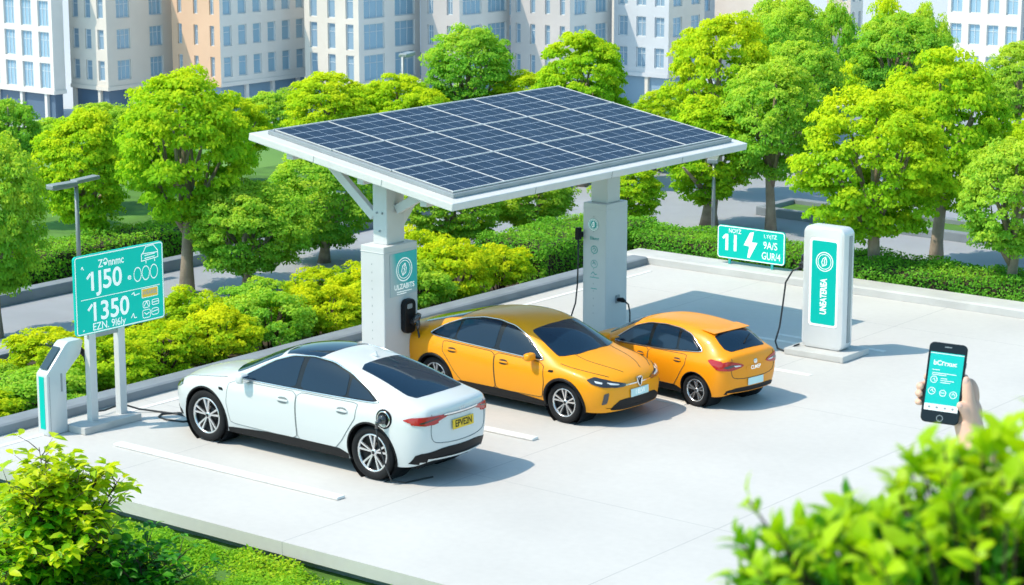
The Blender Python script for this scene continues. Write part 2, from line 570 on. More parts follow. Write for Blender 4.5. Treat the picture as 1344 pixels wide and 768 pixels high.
def make_wheel(rad, spokes, parent, x, y, style=0):
    """tyre with its rim; the outer face looks along +y when y > 0"""
    s = 1 if y > 0 else -1
    w = .20
    MR = Matrix.Rotation(0 if s > 0 else PI, 4, 'Z')
    t = MB()
    r0 = rad*.70
    t.lathe([(r0, -.06), (r0, .075), (rad*.76, .098), (rad*.86, .105), (rad*.95, .095), (rad*.99, .07), (rad, .03), (rad, -.03), (rad*.985, -.08), (rad*.9, -.1), (r0, -.1)], 40, 'y', M=MR, closed=True)
    tyre = t.build('wheel', MAT['rubber'], parent, loc=(x, y-s*.105, rad))
    d = MB()
    d.lathe([(r0+.004, -.07), (r0+.004, .02), (r0*.9, .0), (.0005, -.005)], 40, 'y', M=MR)
    d.lathe([(r0*.55, .0), (r0*.55, .012), (.0005, .012)], 24, 'y', M=MR)
    d.build('brake_disc', MAT['dark_alloy'], tyre)
    b = MB()
    b.lathe([(r0+.003, .02), (r0+.003, .083), (r0*.93, .083), (r0*.91, .05), (r0*.91, .02)], 40, 'y', M=MR, closed=True)
    for k in range(spokes):
        a = 2*PI*k/spokes+PI/2
        for off in ((-1, 1) if style == 0 else (0,)):
            ww = .0145 if style == 0 else .034
            da = off*(.19 if style == 0 else 0)
            r1 = r0*.93
            p0 = Vector((math.cos(a+da*.4)*r0*.16, 0, math.sin(a+da*.4)*r0*.16)); p1 = Vector((math.cos(a+da)*r1, 0, math.sin(a+da)*r1))
            dr = (p1-p0).normalized(); nn = Vector((-dr.z, 0, dr.x))
            if style == 1: p1 = p1
            wi, wo = (ww*.9, ww*1.25) if style == 0 else (ww*.8, ww*1.3)
            tmp = bmesh.new()
            q = []
            for (pp, yy, wd) in ((p0, .052, wi), (p1, .078, wo)):
                q.append([tmp.verts.new(pp+nn*wd+Vector((0, yy-.022, 0))), tmp.verts.new(pp+nn*wd*.7+Vector((0, yy, 0))), tmp.verts.new(pp-nn*wd*.7+Vector((0, yy, 0))), tmp.verts.new(pp-nn*wd+Vector((0, yy-.022, 0)))])
            for i in range(3): tmp.faces.new((q[0][i], q[0][i+1], q[1][i+1], q[1][i]))
            tmp.faces.new((q[0][0], q[0][3], q[1][3], q[1][0]))
            bmesh.ops.recalc_face_normals(tmp, faces=tmp.faces)
            bmesh.ops.transform(tmp, matrix=MR, verts=tmp.verts)
            b.merge(tmp)
    b.lathe([(.0005, .06), (.03, .06), (.045, .05), (.05, .03)], 20, 'y', M=MR)
    b.build('rim', MAT['alloy'], tyre)
    h = MB(); h.lathe([(.0005, .064), (.022, .064), (.026, .058)], 16, 'y', M=MR)
    h.build('hub_cap', MAT['dark_alloy'], tyre)
    return tyre

def scale_st(st, L=1.0, W=1.0): return [(x*L, d*L, zs, [y*W for y in ys], yg*W, zg, zc) for (x, d, zs, ys, yg, zg, zc) in st]

def make_car(name, label, S, group=None):
    root = empty(name); tag(root, label, 'car', group)
    paint = S['paint']; wb = S['wb']; rad = S['rad']; xr, xf = S['xr'], S['xf']
    me = body_mesh(S['st'], 'body')
    cast = Caster(me)
    bm = bmesh.new(); bm.from_mesh(me)
    ar = S.get('arch', rad+.035)
    for xc in (xr, xf):
        arc = circ(xc, rad, ar, -40, 220, 26)
        poly = arc
        cut_side(bm, poly, closed=False)
        kill = [f for f in bm.faces if abs(f.calc_center_median().y) > .3 and math.hypot(f.calc_center_median().x-xc, f.calc_center_median().z-rad) < ar*.9995]
        bmesh.ops.delete(bm, geom=kill, context='FACES')
    for f in bm.faces: f.smooth = True
    bm.to_mesh(me); bm.free()
    link_mesh('body', me, paint, root)
    # underbody and wheel wells
    u = MB()
    hw = S['hw']
    u.box(((S['x0']+S['x1'])/2, 0, .27), (S['x1']-S['x0']-.5, hw*2-.62, .16), .03)
    u.box(((xr+xf)/2, 0, .27), ((xf-xr)-2*ar-.02, hw*2-.16, .15), .03)
    for xc in (xr, xf):
        for s in (1, -1):
            u.lathe([(ar+.004, hw*.94), (ar+.004, hw*.45), (.001, hw*.45)], 40, 'y', M=Matrix.Translation((xc, 0, rad)) @ Matrix.Scale(s, 4, (0, 1, 0)))
    u.build('underbody', MAT['black_plastic'], root)
    # wheels
    for (x, y) in ((xf, hw), (xf, -hw), (xr, hw), (xr, -hw)):
        make_wheel(rad, S.get('spokes', 5), root, x, math.copysign(hw-.005-S.get('winset', .03), y), S.get('wstyle', 0))
    # arch lips
    for xc in (xr, xf):
        for v in ('L', 'R'):
            b = MB(); cast.line(b, circ(xc, rad, ar+.006, -28, 208, 30), v, S.get('lip', .014), off=.0)
            b.build('wheel_arch_lip', S.get('lip_mat', MAT['black_plastic']), root)
    # doors, windows
    for v, s in (('L', 1), ('R', -1)):
        for k, dp in enumerate(S['doors']):
            dp = chaikin(dp, 2, c=.07)
            dr = cast.patch(dp, v, .004, 'door', paint, root, skirt=.012)
            b = MB(); cast.line(b, dp, v, .0065, closed=True, off=.001)
            b.build('door_seam', S.get('seam', MAT['seam']), dr)
            hx, hz = S['handles'][k]
            b = MB()
            hp = [(hx-.10, hz-.012), (hx+.10, hz-.012), (hx+.10, hz+.016), (hx-.10, hz+.016)]
            h0, n0 = cast.hit((hx, hz), v)
            b.box((hx, h0.y+n0.y*.016, hz), (.20, .022, .03), .009)
            b.build('door_handle', paint, dr)
            cast.patch(chaikin([(hx-.09, hz-.045), (hx+.09, hz-.045), (hx+.09, hz+.04), (hx-.09, hz+.04)], 2), v, .0062, 'handle_recess', S.get('seam', MAT['seam']), dr, skirt=.004)
        dlo = S['dlo']
        fr = cast.patch(chaikin(dlo, 2, c=.12), v, .007, 'window_surround', MAT['gloss_black'], root, skirt=.02)
        b = MB(); cast.line(b, chaikin(dlo, 2, c=.12), v, .011, closed=True, off=.006)
        b.build('window_trim', S.get('trim', MAT['chrome']), fr)
        for wp in S['windows']:
            cast.patch(chaikin(wp, 2, c=.09), v, .011, 'side_window', MAT['glass'], root, skirt=.004)
        # sill cladding
        b = MB()
        sl = S['sill']
        cast.patch(chaikin(sl, 1, c=.1), v, .008, 'sill_trim', MAT['black_plastic'], root, skirt=.02)
        # mirror
        mx, mz = S['mirror']
        h0, n0 = cast.hit((mx, mz-.02), v)
        m = MB()
        m.box((mx-.02, h0.y+s*.13, mz+.03), (.13, .20, .13), .045, seg=3)
        m.tube([(mx, h0.y-s*.02, mz-.03), (mx-.01, h0.y+s*.08, mz+.0)], .022, 8)
        mo = m.build('wing_mirror', S.get('mirror_mat', paint), root, smooth=50)
        g = MB(); g.box((mx-.088, h0.y+s*.13, mz+.03), (.006, .15, .085), .002); g.build('mirror_glass', MAT['chrome'], mo)
    # glazing seen from above
    for (nm, poly, mat, it) in S['top']:
        cast.patch(chaikin(poly, it, c=.12), 'top', .006, nm, mat, root, grid=.06, skirt=.012)
    for (pts, view, r, closed) in S.get('seams', []):
        b = MB(); cast.line(b, chaikin(pts, 2, closed), view, r, closed=closed, off=.001)
        b.build('panel_seam', S.get('seam', MAT['seam']), root)
    for (nm, poly, view, off, mat) in S['patches']:
        cast.patch(chaikin(poly, 1, c=.12), view, off, nm, mat, root, grid=.04, skirt=off+.012)
    return root, cast

def sym(pts): return pts+[(x, -y) for (x, y) in pts[::-1]]
def mir(pts): return [(-a, b) for (a, b) in pts]

# ---- white fastback saloon
Zm = [.20, .36, .60, .82, .94]
white_st = [
 (-2.25, -.10, [.34, .44, .62, .86, .985], [.64, .71, .75, .74, .70], .52, 1.02, 1.035),
 (-2.12, -.06, [.27, .40, .62, .86, .985], [.80, .86, .89, .87, .81], .58, 1.035, 1.055),
 (-1.95, -.04, [.23, .38, .62, .86, .98], [.87, .915, .94, .915, .85], .59, 1.085, 1.11),
 (-1.50, 0, [.21, .37, .62, .85, .965], [.88, .93, .945, .925, .865], .60, 1.225, 1.26),
 (-1.02, 0, [.20, .36, .61, .84, .95], [.88, .93, .94, .925, .87], .605, 1.335, 1.375),
 (-.45, 0, Zm, [.88, .925, .935, .925, .87], .615, 1.395, 1.435),
 (.0, .02, Zm, [.88, .925, .935, .925, .87], .61, 1.375, 1.42),
 (.30, .08, [.20, .36, .60, .82, .935], [.88, .925, .935, .925, .87], .605, 1.30, 1.36),
 (.68, .12, [.20, .36, .60, .815, .925], [.88, .925, .935, .92, .865], .665, 1.11, 1.19),
 (1.03, .16, [.20, .36, .60, .81, .905], [.88, .925, .935, .91, .85], .74, .94, 1.005),
 (1.45, .14, [.21, .37, .60, .80, .87], [.88, .925, .935, .895, .82], .67, .895, .935),
 (1.85, .12, [.22, .37, .58, .74, .80], [.84, .89, .90, .86, .77], .60, .825, .855),
 (2.10, .12, [.23, .36, .54, .66, .715], [.72, .77, .785, .75, .67], .50, .735, .755),
 (2.24, .06, [.27, .38, .50, .59, .63], [.52, .57, .585, .56, .50], .36, .645, .655),
]
white_spec = dict(paint=MAT['white_paint'], st=white_st, wb=2.93, xr=-1.465, xf=1.465, rad=.348, arch=.388, hw=.93, x0=-2.3, x1=2.2, seam=MAT['seam_white'],
 doors=[[(1.0, .335), (-.19, .315), (-.195, .935), (.88, .915), (1.02, .86), (1.05, .6)], [(-.205, .315), (-.86, .32), (-.98, .44), (-1.10, .60), (-1.22, .76), (-1.24, .95), (-.21, .935)]],
 handles=[(.02, .80), (-1.0, .825)],
 dlo=[(.86, .945), (.60, 1.095), (.34, 1.235), (.05, 1.33), (-.30, 1.365), (-.65, 1.345), (-1.0, 1.26), (-1.35, 1.115), (-1.56, 1.005), (-1.45, .985), (-.5, .965), (.3, .955)],
 windows=[[(.80, .965), (.58, 1.085), (.32, 1.22), (.05, 1.308), (-.16, 1.335), (-.16, .975)], [(-.24, .977), (-.25, 1.345), (-.32, 1.345), (-.64, 1.325), (-.98, 1.242), (-1.02, .99)], [(-1.06, .993), (-1.03, 1.222), (-1.33, 1.098), (-1.49, 1.01)]],
 sill=[(1.06, .19), (1.06, .27), (.2, .325), (-.9, .325), (-1.06, .27), (-1.06, .19)],
 mirror=(.72, .955),
 top=[('windscreen', sym([(1.16, 0), (1.13, .4), (1.04, .64), (.98, .70), (.66, .63), (.30, .56), (.33, .4), (.36, 0)]), MAT['glass'], 1),
      ('glass_roof', sym([(.26, .53), (-.1, .56), (-.42, .555), (-.44, .3), (-.44, 0)]) , MAT['glass'], 1),
      ('rear_window', sym([(-1.02, .53), (-1.45, .56), (-1.86, .60), (-1.98, .55), (-2.02, .3), (-2.03, 0)])+[], MAT['glass'], 1)],
 seams=[([(1.10, .80), (1.5, .78), (1.9, .68), (2.1, .5)], 'top', .006, False), ([(1.10, -.80), (1.5, -.78), (1.9, -.68), (2.1, -.5)], 'top', .006, False),
        ([(-.62, .93), (-.66, .62), (-.5, .54), (.5, .54), (.66, .62), (.62, .93)], 'rear', .006, False)],
 patches=[
  ('tail_light', [(.88, .81), (.80, .875), (.56, .905), (.36, .905), (.34, .878), (.5, .84), (.72, .795)], 'rear', .012, MAT['red_lamp']),
  ('tail_light', mir([(.88, .81), (.80, .875), (.56, .905), (.36, .905), (.34, .878), (.5, .84), (.72, .795)]), 'rear', .012, MAT['red_lamp']),
  ('tail_light', [(-1.98, .855), (-2.10, .895), (-2.30, .91), (-2.30, .80), (-2.18, .81)], 'L', .012, MAT['red_lamp']),
  ('tail_light', [(-1.98, .855), (-2.10, .895), (-2.30, .91), (-2.30, .80), (-2.18, .81)], 'R', .012, MAT['red_lamp']),
  ('lamp_element', [(.80, .835), (.70, .862), (.50, .885), (.50, .872), (.68, .846), (.79, .82)], 'rear', .016, MAT['dark_lamp']),
  ('lamp_element', mir([(.80, .835), (.70, .862), (.50, .885), (.50, .872), (.68, .846), (.79, .82)]), 'rear', .016, MAT['dark_lamp']),
  ('boot_trim', [(.40, .880), (.40, .912), (-.40, .912), (-.40, .880)], 'rear', .012, MAT['dark_lamp']),
  ('boot_trim', [(.40, .893), (.40, .912), (-.40, .912), (-.40, .893)], 'rear', .016, MAT['chrome']),
  ('lower_bumper', [(.82, .28), (.80, .43), (.4, .49), (-.4, .49), (-.80, .43), (-.82, .28)], 'rear', .008, MAT['black_plastic']),
  ('headlight', [(1.93, .70), (2.0, .745), (2.14, .705), (2.22, .64), (2.16, .615), (2.02, .655)], 'L', .010, MAT['dark_lamp']),
  ('headlight', [(1.93, .70), (2.0, .745), (2.14, .705), (2.22, .64), (2.16, .615), (2.02, .655)], 'R', .010, MAT['dark_lamp']),
  ('bumper_trim', [(2.0, .26), (2.02, .33), (2.2, .37), (2.2, .29)], 'L', .008, MAT['black_plastic']),
  ('bumper_trim', [(2.0, .26), (2.02, .33), (2.2, .37), (2.2, .29)], 'R', .008, MAT['black_plastic']),
  ('side_badge', [(1.10, .755), (1.13, .79), (1.20, .79), (1.18, .755)], 'L', .006, MAT['black_plastic']),
  ('side_badge', [(1.10, .755), (1.13, .79), (1.20, .79), (1.18, .755)], 'R', .006, MAT['black_plastic']),
 ])

# ---- orange saloon seen from its front
o_st = [
 (-2.22, -.08, [.36, .46, .64, .90, 1.04], [.64, .71, .75, .74, .70], .54, 1.07, 1.09),
 (-2.10, -.05, [.30, .42, .64, .90, 1.04], [.78, .84, .88, .86, .80], .58, 1.10, 1.12),
 (-1.88, -.03, [.26, .40, .64, .90, 1.03], [.85, .90, .925, .905, .85], .60, 1.15, 1.18),
 (-1.45, 0, [.24, .39, .64, .89, 1.01], [.87, .92, .935, .92, .865], .61, 1.27, 1.305),
 (-.95, 0, [.23, .38, .63, .88, .99], [.87, .92, .935, .92, .87], .62, 1.40, 1.44),
 (-.40, 0, [.23, .38, .62, .86, .975], [.87, .92, .935, .92, .87], .63, 1.465, 1.505),
 (.12, .02, [.23, .38, .62, .85, .96], [.87, .92, .935, .92, .87], .63, 1.455, 1.50),
 (.50, .08, [.23, .38, .62, .84, .95], [.87, .92, .935, .92, .87], .625, 1.36, 1.42),
 (.88, .14, [.23, .38, .62, .835, .94], [.87, .92, .935, .92, .865], .69, 1.15, 1.23),
 (1.20, .18, [.23, .38, .62, .83, .925], [.87, .92, .935, .91, .85], .745, .97, 1.045),
 (1.55, .14, [.23, .39, .62, .82, .90], [.87, .925, .94, .90, .83], .66, .93, .975),
 (1.88, .12, [.23, .38, .59, .77, .835], [.83, .885, .90, .86, .78], .58, .865, .90),
 (2.08, .12, [.24, .37, .55, .70, .75], [.72, .775, .79, .76, .68], .50, .775, .80),
 (2.18, .07, [.26, .37, .53, .64, .685], [.58, .63, .645, .62, .55], .40, .70, .715),
]
o_spec = dict(paint=MAT['orange_paint'], st=o_st, wb=2.80, xr=-1.38, xf=1.40, rad=.335, arch=.385, hw=.925, x0=-2.15, x1=2.15, lip=.026, trim=MAT['chrome'], wstyle=0,
 doors=[[(.96, .36), (-.02, .345), (-.025, .955), (.90, .93), (1.0, .88), (1.02, .62)], [(-.035, .345), (-.78, .35), (-.92, .50), (-1.03, .66), (-1.16, .82), (-1.17, .985), (-.04, .955)]],
 handles=[(.17, .83), (-.95, .86)],
 dlo=[(.98, .955), (.74, 1.12), (.50, 1.275), (.20, 1.385), (-.15, 1.43), (-.50, 1.425), (-.90, 1.36), (-1.25, 1.225), (-1.52, 1.06), (-1.40, 1.03), (-.5, 1.0), (.3, .975)],
 windows=[[(.90, .978), (.72, 1.105), (.48, 1.258), (.20, 1.36), (.03, 1.385), (.02, .998)], [(-.07, 1.0), (-.07, 1.40), (-.15, 1.408), (-.50, 1.40), (-.88, 1.335), (-.92, 1.03)], [(-.96, 1.035), (-.93, 1.315), (-1.23, 1.205), (-1.44, 1.065)]],
 sill=[(1.0, .22), (1.0, .30), (.2, .36), (-.8, .36), (-.98, .30), (-.98, .22)],
 mirror=(.80, .985),
 top=[('windscreen', sym([(1.36, 0), (1.33, .38), (1.22, .62), (1.15, .70), (.86, .655), (.50, .585), (.54, .4), (.57, 0)]), MAT['glass'], 1),
      ('rear_window', sym([(-.98, .54), (-1.40, .57), (-1.78, .59), (-1.88, .53), (-1.91, .3), (-1.92, 0)]), MAT['glass'], 1)],
 seams=[([(1.28, .80), (1.55, .79), (1.85, .70), (2.05, .54)], 'top', .006, False), ([(1.28, -.80), (1.55, -.79), (1.85, -.70), (2.05, -.54)], 'top', .006, False),
        ([(1.30, .45), (1.6, .44), (1.9, .34), (2.1, .22)], 'top', .005, False), ([(1.30, -.45), (1.6, -.44), (1.9, -.34), (2.1, -.22)], 'top', .005, False)],
 patches=[
  ('headlight', [(1.84, .775), (1.92, .815), (2.08, .765), (2.2, .70), (2.2, .655), (2.10, .665), (1.93, .72)], 'L', .012, MAT['dark_lamp']),
  ('headlight', [(1.84, .775), (1.92, .815), (2.08, .765), (2.2, .70), (2.2, .655), (2.10, .665), (1.93, .72)], 'R', .012, MAT['dark_lamp']),
  ('headlight', [(.78, .765), (.70, .775), (.44, .715), (.30, .675), (.34, .64), (.55, .645), (.72, .69)], 'front', .011, MAT['dark_lamp']),
  ('headlight', mir([(.78, .765), (.70, .775), (.44, .715), (.30, .675), (.34, .64), (.55, .645), (.72, .69)]), 'front', .011, MAT['dark_lamp']),
  ('lamp_element', [(.66, .735), (.46, .69), (.46, .675), (.62, .695)], 'front', .016, MAT['clear_lamp']),
  ('lamp_element', mir([(.66, .735), (.46, .69), (.46, .675), (.62, .695)]), 'front', .016, MAT['clear_lamp']),
  ('lamp_element', [(1.95, .765), (2.06, .735), (2.06, .715), (1.98, .735)], 'R', .016, MAT['clear_lamp']),
  ('lamp_element', [(1.95, .765), (2.06, .735), (2.06, .715), (1.98, .735)], 'L', .016, MAT['clear_lamp']),
  ('grille_bar', [(.34, .648), (.34, .668), (-.34, .668), (-.34, .648)], 'front', .010, MAT['chrome']),
  ('lower_grille', [(.62, .29), (.58, .36), (.44, .44), (-.44, .44), (-.58, .36), (-.62, .29), (-.4, .27), (.4, .27)], 'front', .008, MAT['black_plastic']),
  ('air_inlet', [(.74, .38), (.73, .56), (.66, .58), (.68, .40)], 'front', .008, MAT['dark_lamp']),
  ('air_inlet', mir([(.74, .38), (.73, .56), (.66, .58), (.68, .40)]), 'front', .008, MAT['dark_lamp']),
  ('tail_light', [(.80, .84), (.72, .92), (.4, .95), (.4, .90), (.7, .82)], 'rear', .012, MAT['red_lamp']),
  ('tail_light', mir([(.80, .84), (.72, .92), (.4, .95), (.4, .90), (.7, .82)]), 'rear', .012, MAT['red_lamp']),
  ('lower_bumper', [(.80, .32), (.78, .44), (.4, .48), (-.4, .48), (-.78, .44), (-.80, .32)], 'rear', .008, MAT['black_plastic']),
  ('side_badge', [(1.10, .81), (1.12, .845), (1.21, .845), (1.20, .81)], 'R', .006, MAT['black_plastic']),
  ('side_badge', [(1.10, .81), (1.12, .845), (1.21, .845), (1.20, .81)], 'L', .006, MAT['black_plastic']),
 ])

# ---- amber hatchback seen from its rear
h_st = [
 (-1.98, -.09, [.34, .46, .66, .92, 1.03], [.64, .71, .75, .74, .69], .50, 1.06, 1.075),
 (-1.86, -.08, [.27, .41, .66, .92, 1.035], [.77, .83, .87, .85, .77], .56, 1.09, 1.11),
 (-1.66, -.10, [.24, .39, .65, .91, 1.02], [.83, .88, .905, .885, .81], .58, 1.20, 1.23),
 (-1.36, -.14, [.22, .38, .64, .89, 1.00], [.85, .895, .915, .895, .83], .60, 1.385, 1.42),
 (-.95, -.04, [.21, .37, .63, .87, .98], [.85, .90, .915, .90, .845], .61, 1.45, 1.485),
 (-.40, 0, [.21, .37, .62, .86, .965], [.85, .90, .915, .90, .85], .62, 1.47, 1.51),
 (.10, .02, [.21, .37, .62, .85, .95], [.85, .90, .915, .90, .85], .62, 1.45, 1.49),
 (.45, .08, [.21, .37, .62, .84, .94], [.85, .90, .915, .90, .85], .61, 1.36, 1.415),
 (.85, .14, [.21, .37, .62, .835, .93], [.85, .90, .915, .90, .845], .67, 1.15, 1.22),
 (1.18, .16, [.21, .37, .62, .83, .915], [.85, .90, .915, .89, .83], .72, .96, 1.03),
 (1.50, .12, [.22, .38, .61, .81, .88], [.85, .90, .915, .875, .80], .64, .91, .95),
 (1.75, .11, [.22, .37, .58, .76, .82], [.80, .85, .87, .83, .74], .56, .845, .88),
 (1.95, .10, [.23, .36, .54, .69, .74], [.69, .74, .755, .73, .65], .46, .76, .785),
 (2.04, .06, [.27, .38, .50, .61, .65], [.52, .57, .585, .56, .50], .36, .67, .68),
]
h_spec = dict(paint=MAT['amber_paint'], st=h_st, wb=2.60, xr=-1.27, xf=1.33, rad=.315, arch=.36, hw=.905, x0=-1.9, x1=1.98, spokes=5, wstyle=0, lip=.010,
 doors=[[(.93, .35), (-.06, .335), (-.065, .955), (.86, .925), (.96, .88), (.98, .6)], [(-.075, .335), (-.72, .34), (-.84, .50), (-.93, .64), (-1.04, .80), (-1.05, .98), (-.08, .955)]],
 handles=[(.12, .82), (-.84, .85)],
 dlo=[(.93, .945), (.68, 1.125), (.45, 1.28), (.12, 1.385), (-.30, 1.42), (-.70, 1.405), (-1.02, 1.34), (-1.40, 1.09), (-1.28, 1.06), (-.5, .99), (.3, .96)],
 windows=[[(.86, .965), (.66, 1.11), (.43, 1.262), (.12, 1.36), (-.02, 1.375), (-.02, .985)], [(-.10, .99), (-.11, 1.385), (-.30, 1.398), (-.70, 1.383), (-.76, 1.03)], [(-.81, 1.035), (-.77, 1.365), (-1.0, 1.32), (-1.32, 1.09)]],
 sill=[(.95, .20), (.95, .28), (.2, .34), (-.75, .34), (-.90, .28), (-.90, .20)],
 mirror=(.76, .97),
 top=[('windscreen', sym([(1.31, 0), (1.28, .38), (1.18, .60), (1.12, .67), (.84, .635), (.46, .57), (.50, .4), (.53, 0)]), MAT['glass'], 1),
      ('rear_window', sym([(-1.44, .50), (-1.60, .55), (-1.76, .57), (-1.87, .50), (-1.90, .25), (-1.905, 0)]), MAT['glass'], 1)],
 seams=[([(-.62, 1.02), (-.66, .70), (-.52, .60), (.52, .60), (.66, .70), (.62, 1.02)], 'rear', .006, False)],
 patches=[
  ('tail_light', [(.87, .80), (.84, .93), (.70, .975), (.40, .90), (.33, .86), (.42, .825), (.64, .79)], 'rear', .014, MAT['red_lamp']),
  ('tail_light', mir([(.87, .80), (.84, .93), (.70, .975), (.40, .90), (.33, .86), (.42, .825), (.64, .79)]), 'rear', .014, MAT['red_lamp']),
  ('tail_light', [(-1.58, .955), (-1.66, .985), (-1.9, .965), (-1.9, .80), (-1.78, .83)], 'L', .014, MAT['red_lamp']),
  ('tail_light', [(-1.58, .955), (-1.66, .985), (-1.9, .965), (-1.9, .80), (-1.78, .83)], 'R', .014, MAT['red_lamp']),
  ('lamp_element', [(.80, .86), (.70, .90), (.52, .895), (.60, .86), (.74, .835)], 'rear', .018, MAT['dark_lamp']),
  ('lamp_element', mir([(.80, .86), (.70, .90), (.52, .895), (.60, .86), (.74, .835)]), 'rear', .018, MAT['dark_lamp']),
  ('lamp_element', [(.60, .885), (.44, .875), (.40, .858), (.56, .85)], 'rear', .019, MAT['clear_lamp']),
  ('lamp_element', mir([(.60, .885), (.44, .875), (.40, .858), (.56, .85)]), 'rear', .019, MAT['clear_lamp']),
  ('boot_handle_panel', [(.27, .74), (.27, .84), (-.27, .84), (-.27, .74)], 'rear', .007, MAT['amber_paint']),
  ('lower_bumper', [(.72, .31), (.70, .40), (.5, .44), (-.5, .44), (-.70, .40), (-.72, .31)], 'rear', .008, MAT['black_plastic']),
  ('headlight', [(1.74, .74), (1.82, .785), (1.98, .72), (2.05, .64), (1.95, .65), (1.84, .69)], 'L', .010, MAT['dark_lamp']),
  ('headlight', [(1.74, .74), (1.82, .785), (1.98, .72), (2.05, .64), (1.95, .65), (1.84, .69)], 'R', .010, MAT['dark_lamp']),
 ])
# ================================================================ place things
def plate(cast, root, name, mat, z, w, h, rear, txt, tmat, tsize):
    p, n = cast.hit((0, z), 'rear' if rear else 'front')
    tilt = math.asin(max(-1, min(1, n.z)))
    o = MB().box((0, 0, 0), (w, .012, h), .004).build(name, mat, root)
    o.location = p+n*.012
    o.rotation_euler = (-tilt, 0, R(-90 if rear else 90))
    if txt: text('plate_lettering', txt, tsize, 0, 0, -.0085, tmat, o, sx=1.0, bold=.002)
    return o

# --- white saloon
wc, cast = make_car('saloon_car', 'white fastback electric saloon with dark glass roof, plugged in at its rear wing', white_spec, 'cars parked at the charging bays')
wc.scale = (1, .80, 1); wc.location = (2.895, -12.88, 0); wc.rotation_euler = (0, 0, R(180))
plate(cast, wc, 'number_plate', MAT['yellow_plate'], .755, .50, .125, True, 'EPVE2N', MAT['black_plastic'], .12)
p, n = cast.hit((0, .93), 'rear')
t = text('boot_lettering', 'L A S', .06, 0, 0, 0, MAT['chrome'], wc); t.location = p+n*.004; t.rotation_euler = (R(90)-math.asin(n.z), 0, R(-90))
# charge port on the left rear wing with the plug in it
p, n = cast.hit((-1.70, .83), 'L')
b = MB(); b.lathe([(.125, 0), (.125, .02), (.115, .028), (.10, .02), (.0005, .018)], 32, 'y'); cp = b.build('charge_port', MAT['black_plastic'], wc, loc=p+Vector((0, -.012, 0)))
b = MB(); b.lathe([(.06, .018), (.06, .06), (.045, .10), (.0005, .105)], 20, 'y'); b.tube([(0, .08, 0), (.02, .14, -.03), (.03, .15, -.10)], [.035, .032, .02], 10); b.build('plug', MAT['dark_lamp'], cp)
b = MB(); b.lathe([(.105, .022), (.10, .034), (.09, .030)], 32, 'y'); b.build('port_ring', MAT['chrome'], cp)
b = MB(); b.tube([p+Vector((.03, .135, -.10)), p+Vector((.03, .12, -.2)), p+Vector((0, .09, -.35)), p+Vector((-.05, .06, -.55)), Vector((-1.80, .90, .05)), Vector((-1.9, .7, .014)), Vector((-2.0, .2, .014))], .011, 8)
b.build('charging_cable', MAT['cable'], cp).location = -(p+Vector((0, -.012, 0)))
b = MB(); q, nq = cast.hit((-.86, 0), 'top'); b.prism([(-.10, 0), (.03, 0), (-.07, .06)], -.01, .01, 'y'); b.build('roof_antenna', MAT['white_paint'], wc, loc=q)

# --- orange saloon
oc, cast = make_car('saloon_car', 'orange saloon with its front towards us, parked between the two canopy posts', o_spec, 'cars parked at the charging bays')
A1 = R(-2); K1 = .85
oc.rotation_euler = (0, 0, A1); oc.scale = (K1, K1, K1)
fw = Vector((4.60, -9.95, 0))
oc.location = fw-Matrix.Rotation(A1, 3, 'Z') @ Vector((1.40, -.90, 0))*K1
plate(cast, oc, 'number_plate', MAT['pale_plate'], .51, .46, .13, False, 'I ELVI', MAT['white_print'], .10)
p, n = cast.hit((0, .67), 'front')
b = MB(); b.prism(chaikin([(-.075, .085), (.075, .085), (.065, -.02), (0, -.095), (-.065, -.02)], 1), -.012, .012, 'y'); em = b.build('emblem', MAT['chrome'], oc); em.location = p+n*.012; em.rotation_euler = (-math.asin(n.z), 0, R(90))
b = MB(); strokes(b, [[(-.045, .06), (-.005, -.05), (.005, -.05), (.02, .03), (.05, .06)], [(0, .06), (.0, -.02)]], .022, -.0145); b.build('emblem_mark', MAT['black_plastic'], em)

# --- amber hatchback
hc, cast = make_car('hatchback_car', 'small amber hatchback with its rear towards us, right of the orange saloon', h_spec, 'cars parked at the charging bays')
A2 = R(172); K2 = .735
hc.rotation_euler = (0, 0, A2); hc.scale = (K2, K2*.95, K2)
rw = Vector((5.50, -8.12, 0))
hc.location = rw-(Matrix.Rotation(A2, 3, 'Z') @ Vector((-1.27, .88, 0)))*K2
plate(cast, hc, 'number_plate', MAT['pale_plate'], .53, .46, .14, True, None, None, 0)
p, n = cast.hit((0, .79), 'rear')
t = text('boot_lettering', 'CLMEP', .10, 0, 0, 0, MAT['white_print'], hc, bold=.002); t.location = p+n*.012; t.rotation_euler = (R(90)-math.asin(n.z), 0, R(-90))
p, n = cast.hit((0, .90), 'rear')
b = MB(); b.lathe([(.05, -.01), (.05, .012), (.04, .016), (.0005, .016)], 20, 'y', M=Matrix.Rotation(PI, 4, 'Z')); em = b.build('emblem', MAT['chrome'], hc); em.location = p; em.rotation_euler = (-math.asin(n.z), 0, R(-90))
b = MB(); p, n = cast.hit((-1.74, 0), 'top'); b.tube([p+n*.02+Vector((-.06, .05, -.05)), p+n*.025+Vector((.05, -.25, .07))], .012, 6); b.build('rear_wiper', MAT['black_plastic'], hc)
b = MB(); h1, n1 = cast.hit((-1.40, 0), 'top'); b.prism([(-1.485, -.012), (-1.15, .018), (-1.15, .004), (-1.47, -.03)], -.53, .53, 'y', bev=.006); b.build('roof_spoiler', MAT['amber_paint'], hc, loc=(0, 0, h1.z+.012))

